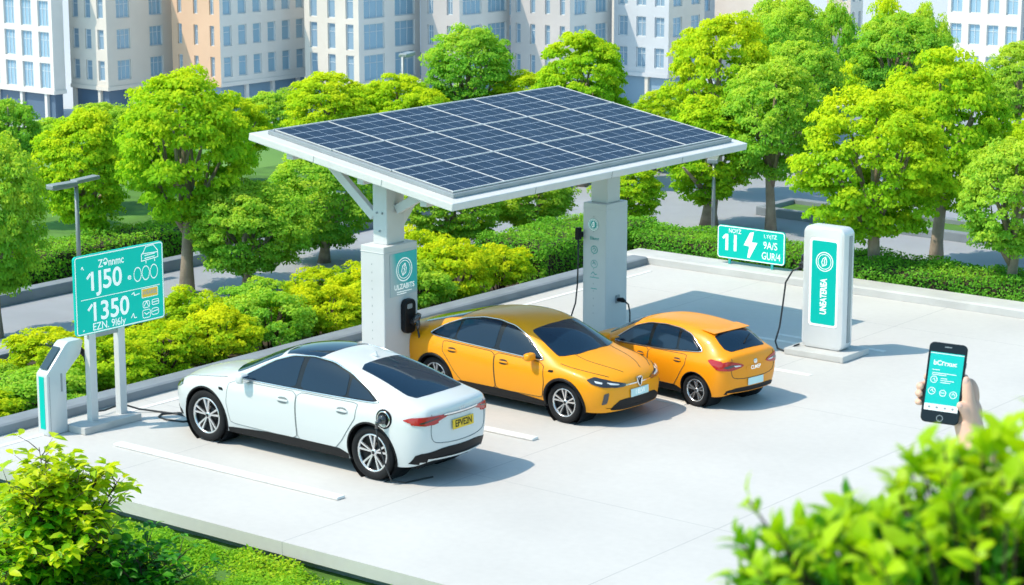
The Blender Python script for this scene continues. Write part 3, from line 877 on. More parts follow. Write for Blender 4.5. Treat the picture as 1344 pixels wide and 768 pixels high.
# ------------------------------------------------------------------ the deck
GZ = -.30
def mat_deck():
    m = principled('pale concrete paving', (.70, .695, .68), .75)
    nt = m.node_tree; L = nt.links; b = nt.nodes['Principled BSDF']
    tc = nt.nodes.new('ShaderNodeTexCoord')
    n1 = nt.nodes.new('ShaderNodeTexNoise'); n1.inputs['Scale'].default_value = .35; n1.inputs['Detail'].default_value = 6
    n2 = nt.nodes.new('ShaderNodeTexNoise'); n2.inputs['Scale'].default_value = 9; n2.inputs['Detail'].default_value = 8
    L.new(tc.outputs['Object'], n1.inputs['Vector']); L.new(tc.outputs['Object'], n2.inputs['Vector'])
    add = nt.nodes.new('ShaderNodeMath'); add.operation = 'ADD'; L.new(n1.outputs['Fac'], add.inputs[0])
    ml = nt.nodes.new('ShaderNodeMath'); ml.operation = 'MULTIPLY'; ml.inputs[1].default_value = .35; L.new(n2.outputs['Fac'], ml.inputs[0]); L.new(ml.outputs[0], add.inputs[1])
    cr = nt.nodes.new('ShaderNodeValToRGB'); e = cr.color_ramp.elements
    e[0].position = .45; e[0].color = (.535, .53, .515, 1); e[1].position = .9; e[1].color = (.62, .615, .595, 1)
    L.new(add.outputs[0], cr.inputs['Fac'])
    # saw-cut joints
    sp = nt.nodes.new('ShaderNodeSeparateXYZ'); L.new(tc.outputs['Object'], sp.inputs[0])
    def joint(sock, period, phase, w):
        a = nt.nodes.new('ShaderNodeMath'); a.operation = 'ADD'; a.inputs[1].default_value = phase; L.new(sock, a.inputs[0])
        p = nt.nodes.new('ShaderNodeMath'); p.operation = 'PINGPONG'; p.inputs[1].default_value = period/2; L.new(a.outputs[0], p.inputs[0])
        l = nt.nodes.new('ShaderNodeMath'); l.operation = 'LESS_THAN'; l.inputs[1].default_value = w; L.new(p.outputs[0], l.inputs[0])
        return l.outputs[0]
    j1 = joint(sp.outputs['X'], 3.65, -5.2+36.5, .007); j2 = joint(sp.outputs['Y'], 5.4, 12.6+54, .006)
    mx = nt.nodes.new('ShaderNodeMath'); mx.operation = 'MAXIMUM'; L.new(j1, mx.inputs[0]); L.new(j2, mx.inputs[1])
    mix = nt.nodes.new('ShaderNodeMix'); mix.data_type = 'RGBA'; mix.inputs['B'].default_value = (.36, .37, .37, 1)
    f = nt.nodes.new('ShaderNodeMath'); f.operation = 'MULTIPLY'; f.inputs[1].default_value = .75; L.new(mx.outputs[0], f.inputs[0])
    L.new(f.outputs[0], mix.inputs['Factor']); L.new(cr.outputs['Color'], mix.inputs['A']); L.new(mix.outputs['Result'], b.inputs['Base Color'])
    bp = nt.nodes.new('ShaderNodeBump'); bp.inputs['Strength'].default_value = .12; bp.inputs['Distance'].default_value = .01
    L.new(n2.outputs['Fac'], bp.inputs['Height']); L.new(bp.outputs['Normal'], b.inputs['Normal'])
    return m

MAT['deck'] = mat_deck()
FE = -16.08            # front edge of the deck
b = MB(); b.prism([(-1.55, FE), (16, FE), (16, .55), (-1.55, .55)], -.16, 0, 'z')
b.build('parking_deck', [MAT['deck']]); tag(bpy.data.objects['parking_deck'], kind='structure')
b = MB(); b.prism([(-1.35, FE+.14), (15.8, FE+.14), (15.8, .4), (-1.35, .4)], -.5, -.162, 'z'); o = b.build('deck_base', MAT['dark_kerb']); tag(o, kind='structure')
# low walls round the back of the deck
b = MB(); b.prism([(-.93, 0.003), (-.93, .12), (-.97, .14), (-1.26, .14), (-1.30, .12), (-1.30, .003)], FE+.02, -.003, 'y')
o = b.build('low_wall', MAT['dark_kerb']); tag(o, 'low dark grey kerb wall between the shrubs and the paving', 'wall')
b = MB(); b.prism([(0, .003), (0, .12), (.05, .145), (.60, .145), (.64, .12), (.64, .003)], -1.54, 15.9, 'x')
o = b.build('low_wall', MAT['kerb']); tag(o, 'low pale concrete wall in front of the clipped hedge', 'wall')
# painted bay lines and raised dividers
def strip(name, x0, x1, y, w=.13, h=.006, rot=0):
    b = MB(); b.box((0, 0, h/2), (x1-x0, w, h), min(.02, h*.4)); o = b.build(name, MAT['line']); o.location = ((x0+x1)/2, y, .0); o.rotation_euler = (0, 0, rot); tag(o, kind='structure'); return o
strip('bay_divider', .64, 4.62, -14.44, .15, .04)
strip('bay_divider', 2.9, 4.84, -10.86, .14, .04)
strip('bay_line', 3.2, 5.35, -8.05, .13)
strip('bay_line', 2.2, 5.85, -5.50, .13)
strip('bay_line', 2.0, 4.72, -3.84, .10)
strip('bay_line', 4.0, 5.95, -3.46, .10)
b = MB(); b.box((-.52, -8.2, .003), (.09, 15.4, .006)); o = b.build('edge_line', MAT['line']); tag(o, kind='structure')

# ---------------------------------------------------------------- the ground
def mat_field():
    m = principled('grass paling into painted haze', (.12, .26, .05), .95)
    nt = m.node_tree; L = nt.links; bb = nt.nodes['Principled BSDF']
    tc = nt.nodes.new('ShaderNodeTexCoord'); sp = nt.nodes.new('ShaderNodeSeparateXYZ'); L.new(tc.outputs['Object'], sp.inputs[0])
    n = nt.nodes.new('ShaderNodeTexNoise'); n.inputs['Scale'].default_value = .3; n.inputs['Detail'].default_value = 5; L.new(tc.outputs['Object'], n.inputs['Vector'])
    g = nt.nodes.new('ShaderNodeMix'); g.data_type = 'RGBA'; g.inputs['A'].default_value = (.07, .20, .03, 1); g.inputs['B'].default_value = (.18, .34, .06, 1); L.new(n.outputs['Fac'], g.inputs['Factor'])
    mr = nt.nodes.new('ShaderNodeMapRange'); mr.inputs['From Min'].default_value = -9; mr.inputs['From Max'].default_value = -13; L.new(sp.outputs['Z'], mr.inputs['Value'])
    p = nt.nodes.new('ShaderNodeMix'); p.data_type = 'RGBA'; p.inputs['B'].default_value = (.50, .54, .57, 1); L.new(g.outputs['Result'], p.inputs['A']); L.new(mr.outputs['Result'], p.inputs['Factor'])  # lower, distant ground paled to blue-grey: haze put into the colour
    L.new(p.outputs['Result'], bb.inputs['Base Color']); return m
def mat_road():
    m = principled('light asphalt', (.35, .375, .42), .85, bump=.15, bscale=30, vary=.14, vscale=.6); return m
MAT['road'] = mat_road()
MAT['grass'] = principled('mown grass', (.10, .24, .03), .95, vary=.35, vscale=1.5, bump=.8, bscale=12)
MAT['field'] = mat_field()
Cx, Cy = 22.8616, -34.2696
TH = R(38.2); fx, fy = -math.sin(TH), math.cos(TH)
def ground_z(x, y):
    d = (x-Cx)*fx+(y-Cy)*fy
    t = max(0, min(1, (d-64)/170.0))
    return GZ-24.2*t*(2-t) if d > 64 else GZ
def sheet(name, x0, x1, y0, y1, mat, dz, nx=1, ny=1, clip=None):
    vs, fs = [], []
    for j in range(ny+1):
        for i in range(nx+1):
            x = x0+(x1-x0)*i/nx; y = y0+(y1-y0)*j/ny
            vs.append((x, y, ground_z(x, y)+dz))
    for j in range(ny):
        for i in range(nx):
            k = j*(nx+1)+i; fs.append((k, k+1, k+nx+2, k+nx+1))
    me = bpy.data.meshes.new(name); me.from_pydata(vs, [], fs)
    o = link_mesh(name, me, mat); tag(o, kind='structure'); return o
def gsheet(name, pts, mat, dz):
    b = MB(); b.poly([(x, y, GZ+dz) for x, y in pts]); o = b.build(name, mat); tag(o, kind='structure'); return o
# one big sheet: fine near, coarse to the horizon
xs = sorted(set([-4000, -2000, -1000, -600]+list(range(-400, 221, 10))+[400, 900, 2000, 4000])); ys = sorted(set([-2000, -800, -300]+list(range(-120, 401, 10))+[600, 1000, 2000, 4000]))
vs = [(x, y, ground_z(x, y)) for y in ys for x in xs]
nx = len(xs); fs = [(j*nx+i, j*nx+i+1, (j+1)*nx+i+1, (j+1)*nx+i) for j in range(len(ys)-1) for i in range(nx-1)]
me = bpy.data.meshes.new('ground'); me.from_pydata(vs, [], fs); o = link_mesh('ground', me, MAT['field']); tag(o, kind='structure')
for p in me.polygons: p.use_smooth = True
# streets: one behind the shrubs, one behind the hedge
gsheet('road', [(-8.4, -60), (-5.3, -60), (-5.3, 2.6), (-5.3, 26), (-8.4, 26)], MAT['road'], .010)
gsheet('road', [(-5.3, 2.6), (40, 2.2), (40, 20), (-5.3, 20)], MAT['road'], .014)
gsheet('planting_bed', [(-5.3, -40), (-1.5, -40), (-1.5, .7), (-1.5, 2.5), (-5.3, 2.5)], MAT['soil'], .018)
gsheet('planting_bed', [(-1.5, .6), (40, .6), (40, 2.3), (-1.5, 2.3)], MAT['soil'], .022)
gsheet('lawn', [(-16, -60), (-8.7, -60), (-8.7, 26), (-16, 26)], MAT['grass'], .026)
def kerb(name, pts, w=.22, h=.14, mat=None, z0=GZ):
    b = MB()
    for (p, q) in zip(pts[:-1], pts[1:]):
        a = Vector((*p, 0)); c = Vector((*q, 0)); d = (c-a); L_ = d.length; an = math.atan2(d.y, d.x)
        b.box((0, 0, h/2), (L_, w, h), .02, M=Matrix.Translation((*((a+c)/2).xy, z0)) @ Matrix.Rotation(an, 4, 'Z'))
    o = b.build(name, mat or MAT['dark_kerb']); tag(o, kind='structure'); return o
kerb('road_kerb', [(-8.55, -60), (-8.55, 26)], .3, .22)
kerb('road_kerb', [(-5.25, -40), (-5.25, 2.5)], .18, .14)
kerb('road_kerb', [(-5.2, 2.45), (40, 2.45)], .18, .14)
# median island in the right-hand street
gsheet('median_island', [(-2.9, 7.3), (40, 5.9), (40, 7.0), (-2.9, 8.4)], MAT['grass'], .10)
kerb('median_kerb', [(-2.95, 7.2), (40, 5.8)], .2, .2)
kerb('median_kerb', [(-2.95, 8.5), (40, 7.1)], .2, .2)
kerb('median_kerb', [(-3.0, 7.15), (-3.0, 8.55)], .2, .2)
gsheet('path', [(-12.2, -40), (-10.9, -40), (-10.9, 26), (-12.2, 26)], MAT['kerb'], .032)
gsheet('front_bed', [(-3, -30), (16, -30), (16, FE+.3), (-3, FE+.3)], MAT['grass'], .030)

# ----------------------------------------------------------- solar canopy
cn = empty('solar_canopy', (1.55, -10.0, 0)); tag(cn, 'white solar canopy on two square posts over the charging bays', 'canopy')
def post(y0, y1, x0=1.33, x1=1.77, captop=2.17, top=3.4, shaft=(.30, .30)):
    cx_, cy_ = (x0+x1)/2, (y0+y1)/2
    b = MB(); b.box((cx_, cy_, captop/2), (x1-x0, y1-y0, captop), .012)
    b.box((cx_, cy_, captop-.09), (x1-x0+.012, y1-y0+.012, .012), .004)
    o = b.build('post', MAT['post'], cn, loc=(-1.55, 10.0, 0))
    b = MB(); b.box((cx_, cy_, (captop+top)/2), (shaft[0], shaft[1], top-captop), .01)
    b.build('shaft', MAT['post'], o)
    b = MB(); b.box((cx_, cy_, .02), (x1-x0+.14, y1-y0+.14, .04), .008); b.build('base_plate', MAT['grey_metal'], o)
    b = MB()
    for k in range(14): b.box((x0+.21, y0-.002, .35+k*.12), (.008, .004, .02))
    b.build('cladding_joint', MAT['grey_metal'], o)
    return o
PX0, PX1 = 1.33, 1.77
X0, Z0, X1, Z1, YA, YB = -.45, 3.65, 3.35, 3.01, -10.76, -3.42
sl = math.atan2(Z1-Z0, X1-X0)
def zroof(x): return Z0+(Z1-Z0)*(x-X0)/(X1-X0)
pl = post(-10.38, -9.66, top=zroof(1.55)-.08, shaft=(.26, .38))
pr = post(-5.30, -4.72, 1.50, 1.95, 2.12, zroof(1.75)-.08, (.32, .34))
LR = math.hypot(X1-X0, Z1-Z0)
MR = Matrix.Translation(((X0+X1)/2, (YA+YB)/2, (Z0+Z1)/2)) @ Matrix.Rotation(-sl, 4, 'Y')
b = MB(); b.box((0, 0, -.055), (LR, YB-YA, .11), .012, M=MR)
rf = b.build('roof_frame', MAT['white_metal'], cn, loc=(-1.55, 10.0, 0))
b = MB(); b.box((.0, 0, .03), (LR-.34, YB-YA-.42, .06), .008, M=MR); b.build('panel_tray', MAT['grey_metal'], rf)
def mat_pv():
    m = principled('solar cells', (.012, .035, .085), .42, coat=.05, spec=.15)
    nt = m.node_tree; L = nt.links; bb = nt.nodes['Principled BSDF']; bb.inputs['Coat Roughness'].default_value = .12
    tc = nt.nodes.new('ShaderNodeTexCoord'); sp = nt.nodes.new('ShaderNodeSeparateXYZ'); L.new(tc.outputs['Generated'], sp.inputs[0])
    def ln(sock, n, w):
        a = nt.nodes.new('ShaderNodeMath'); a.operation = 'MULTIPLY'; a.inputs[1].default_value = n; L.new(sock, a.inputs[0])
        f = nt.nodes.new('ShaderNodeMath'); f.operation = 'PINGPONG'; f.inputs[1].default_value = .5; L.new(a.outputs[0], f.inputs[0])
        l = nt.nodes.new('ShaderNodeMath'); l.operation = 'LESS_THAN'; l.inputs[1].default_value = w; L.new(f.outputs[0], l.inputs[0]); return l.outputs[0]
    a = ln(sp.outputs['X'], 4, .022); c = ln(sp.outputs['Y'], 4, .013)
    mx = nt.nodes.new('ShaderNodeMath'); mx.operation = 'MAXIMUM'; L.new(a, mx.inputs[0]); L.new(c, mx.inputs[1])
    n = nt.nodes.new('ShaderNodeTexNoise'); n.inputs['Scale'].default_value = 3.0; L.new(tc.outputs['Object'], n.inputs['Vector'])
    cr = nt.nodes.new('ShaderNodeValToRGB'); e = cr.color_ramp.elements; e[0].position = .3; e[0].color = (.010, .022, .052, 1); e[1].position = .75; e[1].color = (.022, .042, .088, 1); L.new(n.outputs['Fac'], cr.inputs['Fac'])
    mi = nt.nodes.new('ShaderNodeMix'); mi.data_type = 'RGBA'; mi.inputs['B'].default_value = (.46, .54, .63, 1)
    L.new(mx.outputs[0], mi.inputs['Factor']); L.new(cr.outputs['Color'], mi.inputs['A']); L.new(mi.outputs['Result'], bb.inputs['Base Color'])
    return m
MAT['pv'] = mat_pv()
nX, nY = 3, 6
uw = (LR-.46)/nX; vw = (YB-YA-.56)/nY
for i in range(nX):
    for j in range(nY):
        u = -(LR-.46)/2+uw*(i+.5); v = -(YB-YA-.56)/2+vw*(j+.5)
        b = MB(); b.box((0, 0, .0), (uw-.035, vw-.03, .012))
        o = b.build('solar_module', MAT['pv'], cn)
        o.matrix_local = Matrix.Translation((-1.55, 10.0, 0)) @ MR @ Matrix.Translation((u, v, .069))
b = MB()
for i in range(nX+1):
    u = -(LR-.46)/2+uw*i; b.box((u, 0, .0745), (.018, YB-YA-.50, .019), .003, M=MR)
for j in range(nY+1):
    v = -(YB-YA-.56)/2+vw*j
    for i in range(nX): b.box((-(LR-.46)/2+uw*(i+.5), v, .073), (uw-.02, .013, .016), .003, M=MR)
b.build('module_frame', MAT['white_metal'], rf)
for k in range(1, 4): MB().box((LR/2+.001, YA+(YB-YA)*k/4-(YA+YB)/2, -.055), (.004, .008, .10), M=MR).build('fascia_joint', MAT['grey_metal'], rf)
for k in range(1, 3): MB().box((-LR/2+LR*k/3, -(YB-YA)/2-.001, -.055), (.008, .004, .10), M=MR).build('fascia_joint', MAT['grey_metal'], rf)
for (x, y, z) in ((1.55, -10.212, 3.02), (1.55, -10.212, 2.36), (1.50, -10.212, 2.62), (1.60, -10.212, 2.62)): MB().lathe([(.0005, -.012), (.016, -.012), (.018, 0)], 10, 'y', M=Matrix.Translation((x, y, z))).build('bolt', MAT['grey_metal'], pl)
# braces
def brace(p, q, w=.13, t=.09):
    p, q = Vector(p), Vector(q); d = q-p; L_ = d.length
    qt = d.to_track_quat('X', 'Z').to_matrix().to_4x4()
    b = MB(); b.box((0, 0, 0), (L_, t, w), .008, M=Matrix.Translation((p+q)/2) @ qt)
    b.build('brace', MAT['white_metal'], cn, loc=(-1.55, 10.0, 0))
brace((1.40, -10.15, 2.55), (.45, -10.15, zroof(.45)-.17))
brace((1.70, -10.0, 2.66), (2.35, -10.0, zroof(2.35)-.17))
brace((1.60, -9.86, 2.42), (1.60, -9.15, zroof(1.60)-.15))
brace((1.86, -5.0, 2.62), (2.5, -5.0, zroof(2.5)-.17))
brace((1.62, -5.0, 2.62), (.9, -5.0, zroof(.9)-.17))
brace((1.75, -4.88, 2.70), (1.75, -4.15, zroof(1.75)-.17))
b = MB()
for x in (.2, 1.55, 2.7): b.box((x, (YA+YB)/2, zroof(x)-.19), (.12, YB-YA-.3, .09), .006)
b.build('cross_beam', MAT['white_metal'], cn, loc=(-1.55, 10.0, 0))

def frame_child(mb, name, mat, parent, loc, rz):
    o = mb.build(name, mat, parent); o.location = loc; o.rotation_euler = (0, 0, rz); return o
def logo(mb, cx, cz, r, y):
    """round badge of rings with a leaf and a plug"""
    mb.ring((cx, y, cz), r, r*.09, 'xz'); mb.ring((cx, y, cz), r*.78, r*.06, 'xz')
    strokes(mb, [[(cx-.2*r, cz-.5*r), (cx-.34*r, cz-.1*r), (cx-.2*r, cz+.3*r), (cx+.12*r, cz+.52*r), (cx+.26*r, cz+.1*r), (cx+.2*r, cz-.3*r), (cx-.2*r, cz-.5*r)],
                 [(cx-.1*r, cz-.38*r), (cx+.05*r, cz), (cx-.05*r, cz+.06*r), (cx+.1*r, cz+.36*r)]], r*.08, y)
# left post: teal header, lettering and wall charger on the +x face (local frame turned by +90 degrees: local x = +Y, local -y = +X)
fl = (1.772-1.55, -9.98+10.0, 0)
fl = (PX1+.002-1.55, -10.02+10.0, 0)
def mat_fade():
    m = principled('teal fading panel', (.03, .55, .55), .4)
    nt = m.node_tree; L = nt.links; bb = nt.nodes['Principled BSDF']
    tc = nt.nodes.new('ShaderNodeTexCoord'); sp = nt.nodes.new('ShaderNodeSeparateXYZ'); L.new(tc.outputs['Generated'], sp.inputs[0])
    ad = nt.nodes.new('ShaderNodeMath'); ad.operation = 'MULTIPLY'; L.new(sp.outputs['X'], ad.inputs[0]); L.new(sp.outputs['Z'], ad.inputs[1])
    cr = nt.nodes.new('ShaderNodeValToRGB'); e = cr.color_ramp.elements; e[0].position = .02; e[0].color = (.52, .62, .64, 1); e[1].position = .2; e[1].color = (.03, .56, .56, 1)
    L.new(ad.outputs[0], cr.inputs['Fac']); L.new(cr.outputs['Color'], bb.inputs['Base Color']); return m
b = MB(); b.box((.05, -.004, 1.74), (.58, .008, .62), .002)
tp = frame_child(b, 'display_panel', mat_fade(), cn, fl, R(90))
b = MB(); logo(b, .06, 1.80, .165, -.0095); b.build('badge', MAT['white_print'], tp)
text('lettering', 'ULZABITS', .105, .06, 1.555, -.0095, MAT['white_print'], tp, .95, .002)
b = MB(); strokes(b, [[(-.1, 1.485), (.22, 1.485)], [(-.1, 1.455), (.10, 1.455)]], .012, -.0095); b.build('text_line', MAT['white_print'], tp)
b = MB(); b.prism(rrect(.24, .50, .09, 5, .10, 1.12), -.09, 0, 'y', bev=.015)
wb_ = frame_child(b, 'wall_charger', MAT['black_plastic'], cn, fl, R(90))
b = MB(); b.prism(rrect(.11, .07, .02, 4, .08, 1.27), -.093, -.0905, 'y'); b.build('status_light', MAT['grey_metal'], wb_)
b = MB(); b.tube([(.13, -.085, 1.02), (.15, -.17, 1.10), (.16, -.20, 1.16)], [.055, .05, .035], 10); b.tube([(.15, -.16, 1.12), (.15, -.19, .98), (.16, -.17, .92)], [.04, .03, .018], 10); b.build('plug', MAT['dark_lamp'], wb_)
b = MB(); b.tube([(.16, -.17, .93), (.18, -.18, .80), (.24, -.17, .66), (.27, -.13, .45), (.28, -.10, .2), (.26, -.12, .03), (.10, -.2, .013), (-.2, -.35, .013)], .014, 8); b.build('charging_cable', MAT['cable'], wb_)
# right post: print on the -y face, cable holster on its left, plug on the +x face
fr_ = (1.725-1.55, -5.302+10.0, 0)
b = MB(); b.lathe([(.0005, -.004), (.10, -.004), (.10, .0)], 32, 'y', M=Matrix.Translation((-.02, 0, 1.78))); rb = frame_child(b, 'badge_disc', MAT['teal_dark'], cn, fr_, 0)
b = MB(); logo(b, -.02, 1.78, .09, -.0055); b.build('badge', MAT['white_print'], rb)
b = MB(); b.ring((0, -.002, 1.38), .06, .012, 'xz'); b.ring((0, -.002, 1.15), .062, .007, 'xz'); strokes(b, [[(-.03, 1.38), (0, 1.41), (.03, 1.38), (.0, 1.35)], [(-.03, 1.15), (0, 1.18), (.025, 1.14)], [(-.06, .98), (-.02, 1.02), (.02, .98), (.05, .99)], [(-.08, .93), (.09, .93)], [(-.06, .75), (.05, .75)]], .011, -.002)
pg = frame_child(b, 'printed_icons', MAT['teal_dark'], cn, fr_, 0)
text('lettering', 'Eilung', .075, .0, 1.56, -.002, MAT['teal_dark'], pg, 1, .001)
b = MB(); b.prism(rrect(.07, .20, .025, 4, -.26, 1.62), -.12, -.03, 'y', bev=.008); b.box((-.243, .06, 1.60), (.036, .20, .08)); hl = frame_child(b, 'cable_holster', MAT['black_plastic'], cn, fr_, 0)
b = MB(); b.tube([(-.26, -.07, 1.53), (-.265, -.07, 1.2), (-.27, -.08, .8), (-.29, -.10, .5), (-.36, -.16, .2), (-.45, -.25, .02), (-.6, -.3, .012), (-.9, -.1, .012), (-.8, .3, .012)], .013, 8); b.build('charging_cable', MAT['cable'], hl)
b = MB(); b.box((.235, .32, .56), (.02, .10, .13), .006); sk = frame_child(b, 'socket_plate', MAT['grey_metal'], cn, fr_, 0)
b = MB(); b.tube([(.24, .32, .55), (.34, .30, .56), (.40, .28, .55)], [.032, .04, .025], 10); b.build('plug', MAT['black_plastic'], sk)
b = MB(); b.tube([(.40, .28, .55), (.50, .24, .52), (.56, .2, .40), (.58, .17, .2), (.60, .12, .03), (.66, .0, .012), (.7, -.3, .012)], .013, 8); b.build('charging_cable', MAT['cable'], sk)

# ----------------------------------------------------------- the two teal signs
sg = empty('price_sign', (-.20, -13.56, 0), R(90)); tag(sg, 'large teal board reading 1J50 and 1350 on two white legs', 'sign')
b = MB(); b.box((-.33, .02, .05), (1.02, .36, .10), .008); b.build('base_slab', MAT['kerb'], sg)
for x in (-.50, .02): MB().box((x, .06, .72), (.12, .10, 1.26), .006).build('leg', MAT['white_metal'], sg)
b = MB(); b.prism(rrect(1.60, 1.08, .05, 5, .0, 1.86), -.02, .02, 'y', bev=.004); bd = b.build('board', MAT['teal'], sg)
MB().box((-.24, .032, 1.5), (.66, .02, .5)).build('bracket', MAT['grey_metal'], sg)
b = MB(); rframe(b, 1.58, 1.06, .045, .014, 0, 1.86, -.0225); strokes(b, [[(-.70, 1.80), (.72, 1.80)]], .009, -.0225); b.build('outline', MAT['white_print'], bd)
def T(s, size, x, z, sx=1.0, bold=.0, mat='white_print', par=None): return text('lettering', s, size, x, z, -.0225, MAT[mat], par or bd, sx, bold)
T('ZƏnnmc', .15, -.15, 2.25, .85, .002)
T('1J50', .36, -.27, 2.02, .98, .006); T('e', .12, .17, 1.99, 1.2, .002); T('1350', .36, -.20, 1.60, .98, .006)
T('EZN. 9l6ly', .145, -.22, 1.405, .95, .001)
b = MB()
for k in range(3): b.ring((.32+.150*k, -.0225, 2.0), .095, .014, 'xz', sx=.70)
strokes(b, [[(.40, 2.17), (.40, 2.26), (.44, 2.29), (.48, 2.36), (.62, 2.37), (.70, 2.28), (.70, 2.19), (.40, 2.17)], [(.42, 2.27), (.69, 2.26)], [(.46, 2.20), (.64, 2.21)], [(.46, 2.24), (.64, 2.25)], [(.48, 2.16), (.48, 2.13)], [(.64, 2.17), (.64, 2.14)]], .012, -.0225)
rframe(b, .13, .10, .03, .010, .46, 1.56, -.0225); rframe(b, .13, .08, .02, .010, .63, 1.57, -.0225); rframe(b, .15, .12, .03, .010, .46, 1.43, -.0225); rframe(b, .14, .10, .04, .010, .62, 1.44, -.0225)
strokes(b, [[(.42, 1.54), (.47, 1.60), (.50, 1.53)], [(.58, 1.57), (.68, 1.575)], [(.57, 1.44), (.67, 1.45)], [(.42, 1.45), (.46, 1.42), (.51, 1.44)], [(.20, 1.74), (.24, 1.76), (.25, 1.72), (.34, 1.73)], [(.18, 1.42), (.22, 1.47), (.24, 1.41), (.28, 1.41)], [(-.68, 2.22), (-.66, 2.25), (-.64, 2.21)], [(-.68, 1.38), (-.66, 1.39)]], .012, -.0225)
strokes(b, [[(-.578, 2.085), (-.528, 2.135)]], .035, -.0227); strokes(b, [[(-.575, 1.655), (-.515, 1.715)]], .035, -.0227)
b.build('icon', MAT['white_print'], bd)
b = MB(); b.prism(rrect(.30, .13, .015, 4, .53, 1.72), -.0245, -.0215, 'y'); yt = b.build('yellow_tag', MAT['yellow_print'], bd)
text('lettering', 'WEARSL', .075, .53, 1.72, -.0255, MAT['kerb'], yt, .95, .002)
b = MB(); rframe(b, .30, .13, .015, .008, .53, 1.72, -.0255); b.build('outline', MAT['white_print'], yt)

s2 = empty('power_sign', (1.08, .36, .145)); tag(s2, 'small teal board with 11 and a lightning bolt standing on the right-hand wall', 'sign')
b = MB(); b.prism(rrect(1.42, .60, .06, 5, 0, .40), -.015, .015, 'y', bev=.003); b2 = b.build('board', MAT['teal'], s2)
b = MB()
b = MB(); rframe(b, 1.41, .59, .055, .016, 0, .40, -.0175); b.build('outline', MAT['white_print'], b2)
def T2(s, size, x, z, sx=1.0, bold=.0): return text('lettering', s, size, x, z, -.0175, MAT['white_print'], b2, sx, bold)
T2('11', .40, -.42, .38, .9, .012); T2('NOYZ', .11, -.34, .61, .85, 0); T2('1.Y\u03b7TZ', .10, .40, .59, .9, 0); T2('9A/S', .19, .41, .42, .82, .0); T2('GUR/4', .19, .43, .23, .74, .0)
b = MB()
for poly in ([(.02, .62), (-.14, .35), (-.03, .36)], [(.02, .62), (-.03, .36), (.0, .415), (.075, .63)], [(-.14, .35), (.0, .33), (-.03, .39)], ):
    pass
strokes(b, [[(-.585, .47), (-.535, .52)]], .04, -.0178); b.prism([(.06, .64), (-.02, .62), (-.15, .38), (-.03, .37), (-.07, .16), (-.02, .16), (.14, .45), (.02, .45)], -.0185, -.0160, 'y'); b.build('lightning_bolt', MAT['white_print'], b2)
for x in (-.45, .45): MB().box((x, .0, .055), (.05, .03, .11), .004).build('leg', MAT['teal_dark'], s2)

# ----------------------------------------------------------- charger pillars
tw = empty('charging_pillar', (5.30, -4.15, 0)); tag(tw, 'tall grey charging pillar with a teal front panel on a concrete slab', 'charger')
MB().box((.03, -.02, .05), (1.04, .80, .10), .012).build('base_slab', MAT['kerb'], tw)
b = MB(); b.prism(rrect(.73, 1.90, .11, 7, .01, 1.05), -.16, .16, 'y', bev=.045); body = b.build('cabinet', principled('brushed grey cabinet', (.78, .80, .81), .38, .25, vary=.06, vscale=2), tw, smooth=35)
b = MB(); b.prism(rrect(.03, 1.66, .01, 3, .372, 1.05), -.02, .06, 'y'); b.build('side_groove', MAT['grey_metal'], body)
b = MB(); b.prism(rrect(.50, 1.36, .05, 5, .03, 1.14), -.166, -.155, 'y'); bz = b.build('bezel', MAT['white_print'], body)
b = MB(); b.prism(rrect(.43, 1.29, .03, 5, .03, 1.14), -.170, -.160, 'y'); fp = b.build('front_panel', MAT['teal_lit'], body)
b = MB(); logo(b, .04, 1.47, .145, -.1725); b.build('badge', MAT['white_print'], fp)
text('lettering', 'UNEATERIEA', .155, .04, .93, -.1725, MAT['white_print'], fp, .62, .004, rot=R(-90))
b = MB(); b.box((-.39, .0, 1.42), (.10, .16, .20), .03); b.tube([(-.38, -.06, 1.30), (-.46, -.06, 1.36), (-.36, -.06, 1.40)], .03, 8); hd = b.build('cable_holster', MAT['dark_lamp'], tw)
b = MB(); b.tube([(-.44, -.06, 1.32), (-.58, -.07, 1.24), (-.68, -.10, 1.05), (-.71, -.12, .7), (-.74, -.15, .35), (-.78, -.2, .12), (-.70, -.26, .03), (-.56, -.3, .02), (-.45, -.3, .05), (-.40, -.25, .112), (-.36, -.18, .13)], .015, 8); b.build('charging_cable', MAT['cable'], tw)

ch = empty('charging_pedestal', (-.48, -14.74, 0)); tag(ch, 'small white charging pedestal with a slanted screen left of the large sign', 'charger')
b = MB(); b.prism([(0, 0), (.34, 0), (.34, .80), (.60, 1.02), (.66, 1.20), (.62, 1.235), (.40, 1.235), (.34, 1.20), (0, .84)], -.11, .11, 'x', bev=.022); cb = b.build('cabinet', MAT['white_paint'], ch, smooth=35)
MS = Matrix.Translation((0, .165, 1.035)) @ Matrix.Rotation(math.atan2(.36, .34), 4, 'X')
b = MB(); b.box((0, 0, .006), (.14, .36, .012), .005, M=MS); b.build('screen', MAT['screen_glass'], cb)
b = MB(); b.box((0, -.003, .45), (.10, .006, .72), .002); b.build('light_strip', MAT['teal'], cb)
b = MB(); b.box((.112, .25, .70), (.006, .03, .25), .002); b.box((.111, .04, .42), (.004, .006, .8)); b.build('side_slot', MAT['grey_metal'], cb)
b = MB(); b.tube([(.05, .60, 1.10), (.05, .68, 1.04), (.05, .70, .98)], [.045, .04, .022], 10); b.build('plug', MAT['black_plastic'], cb)
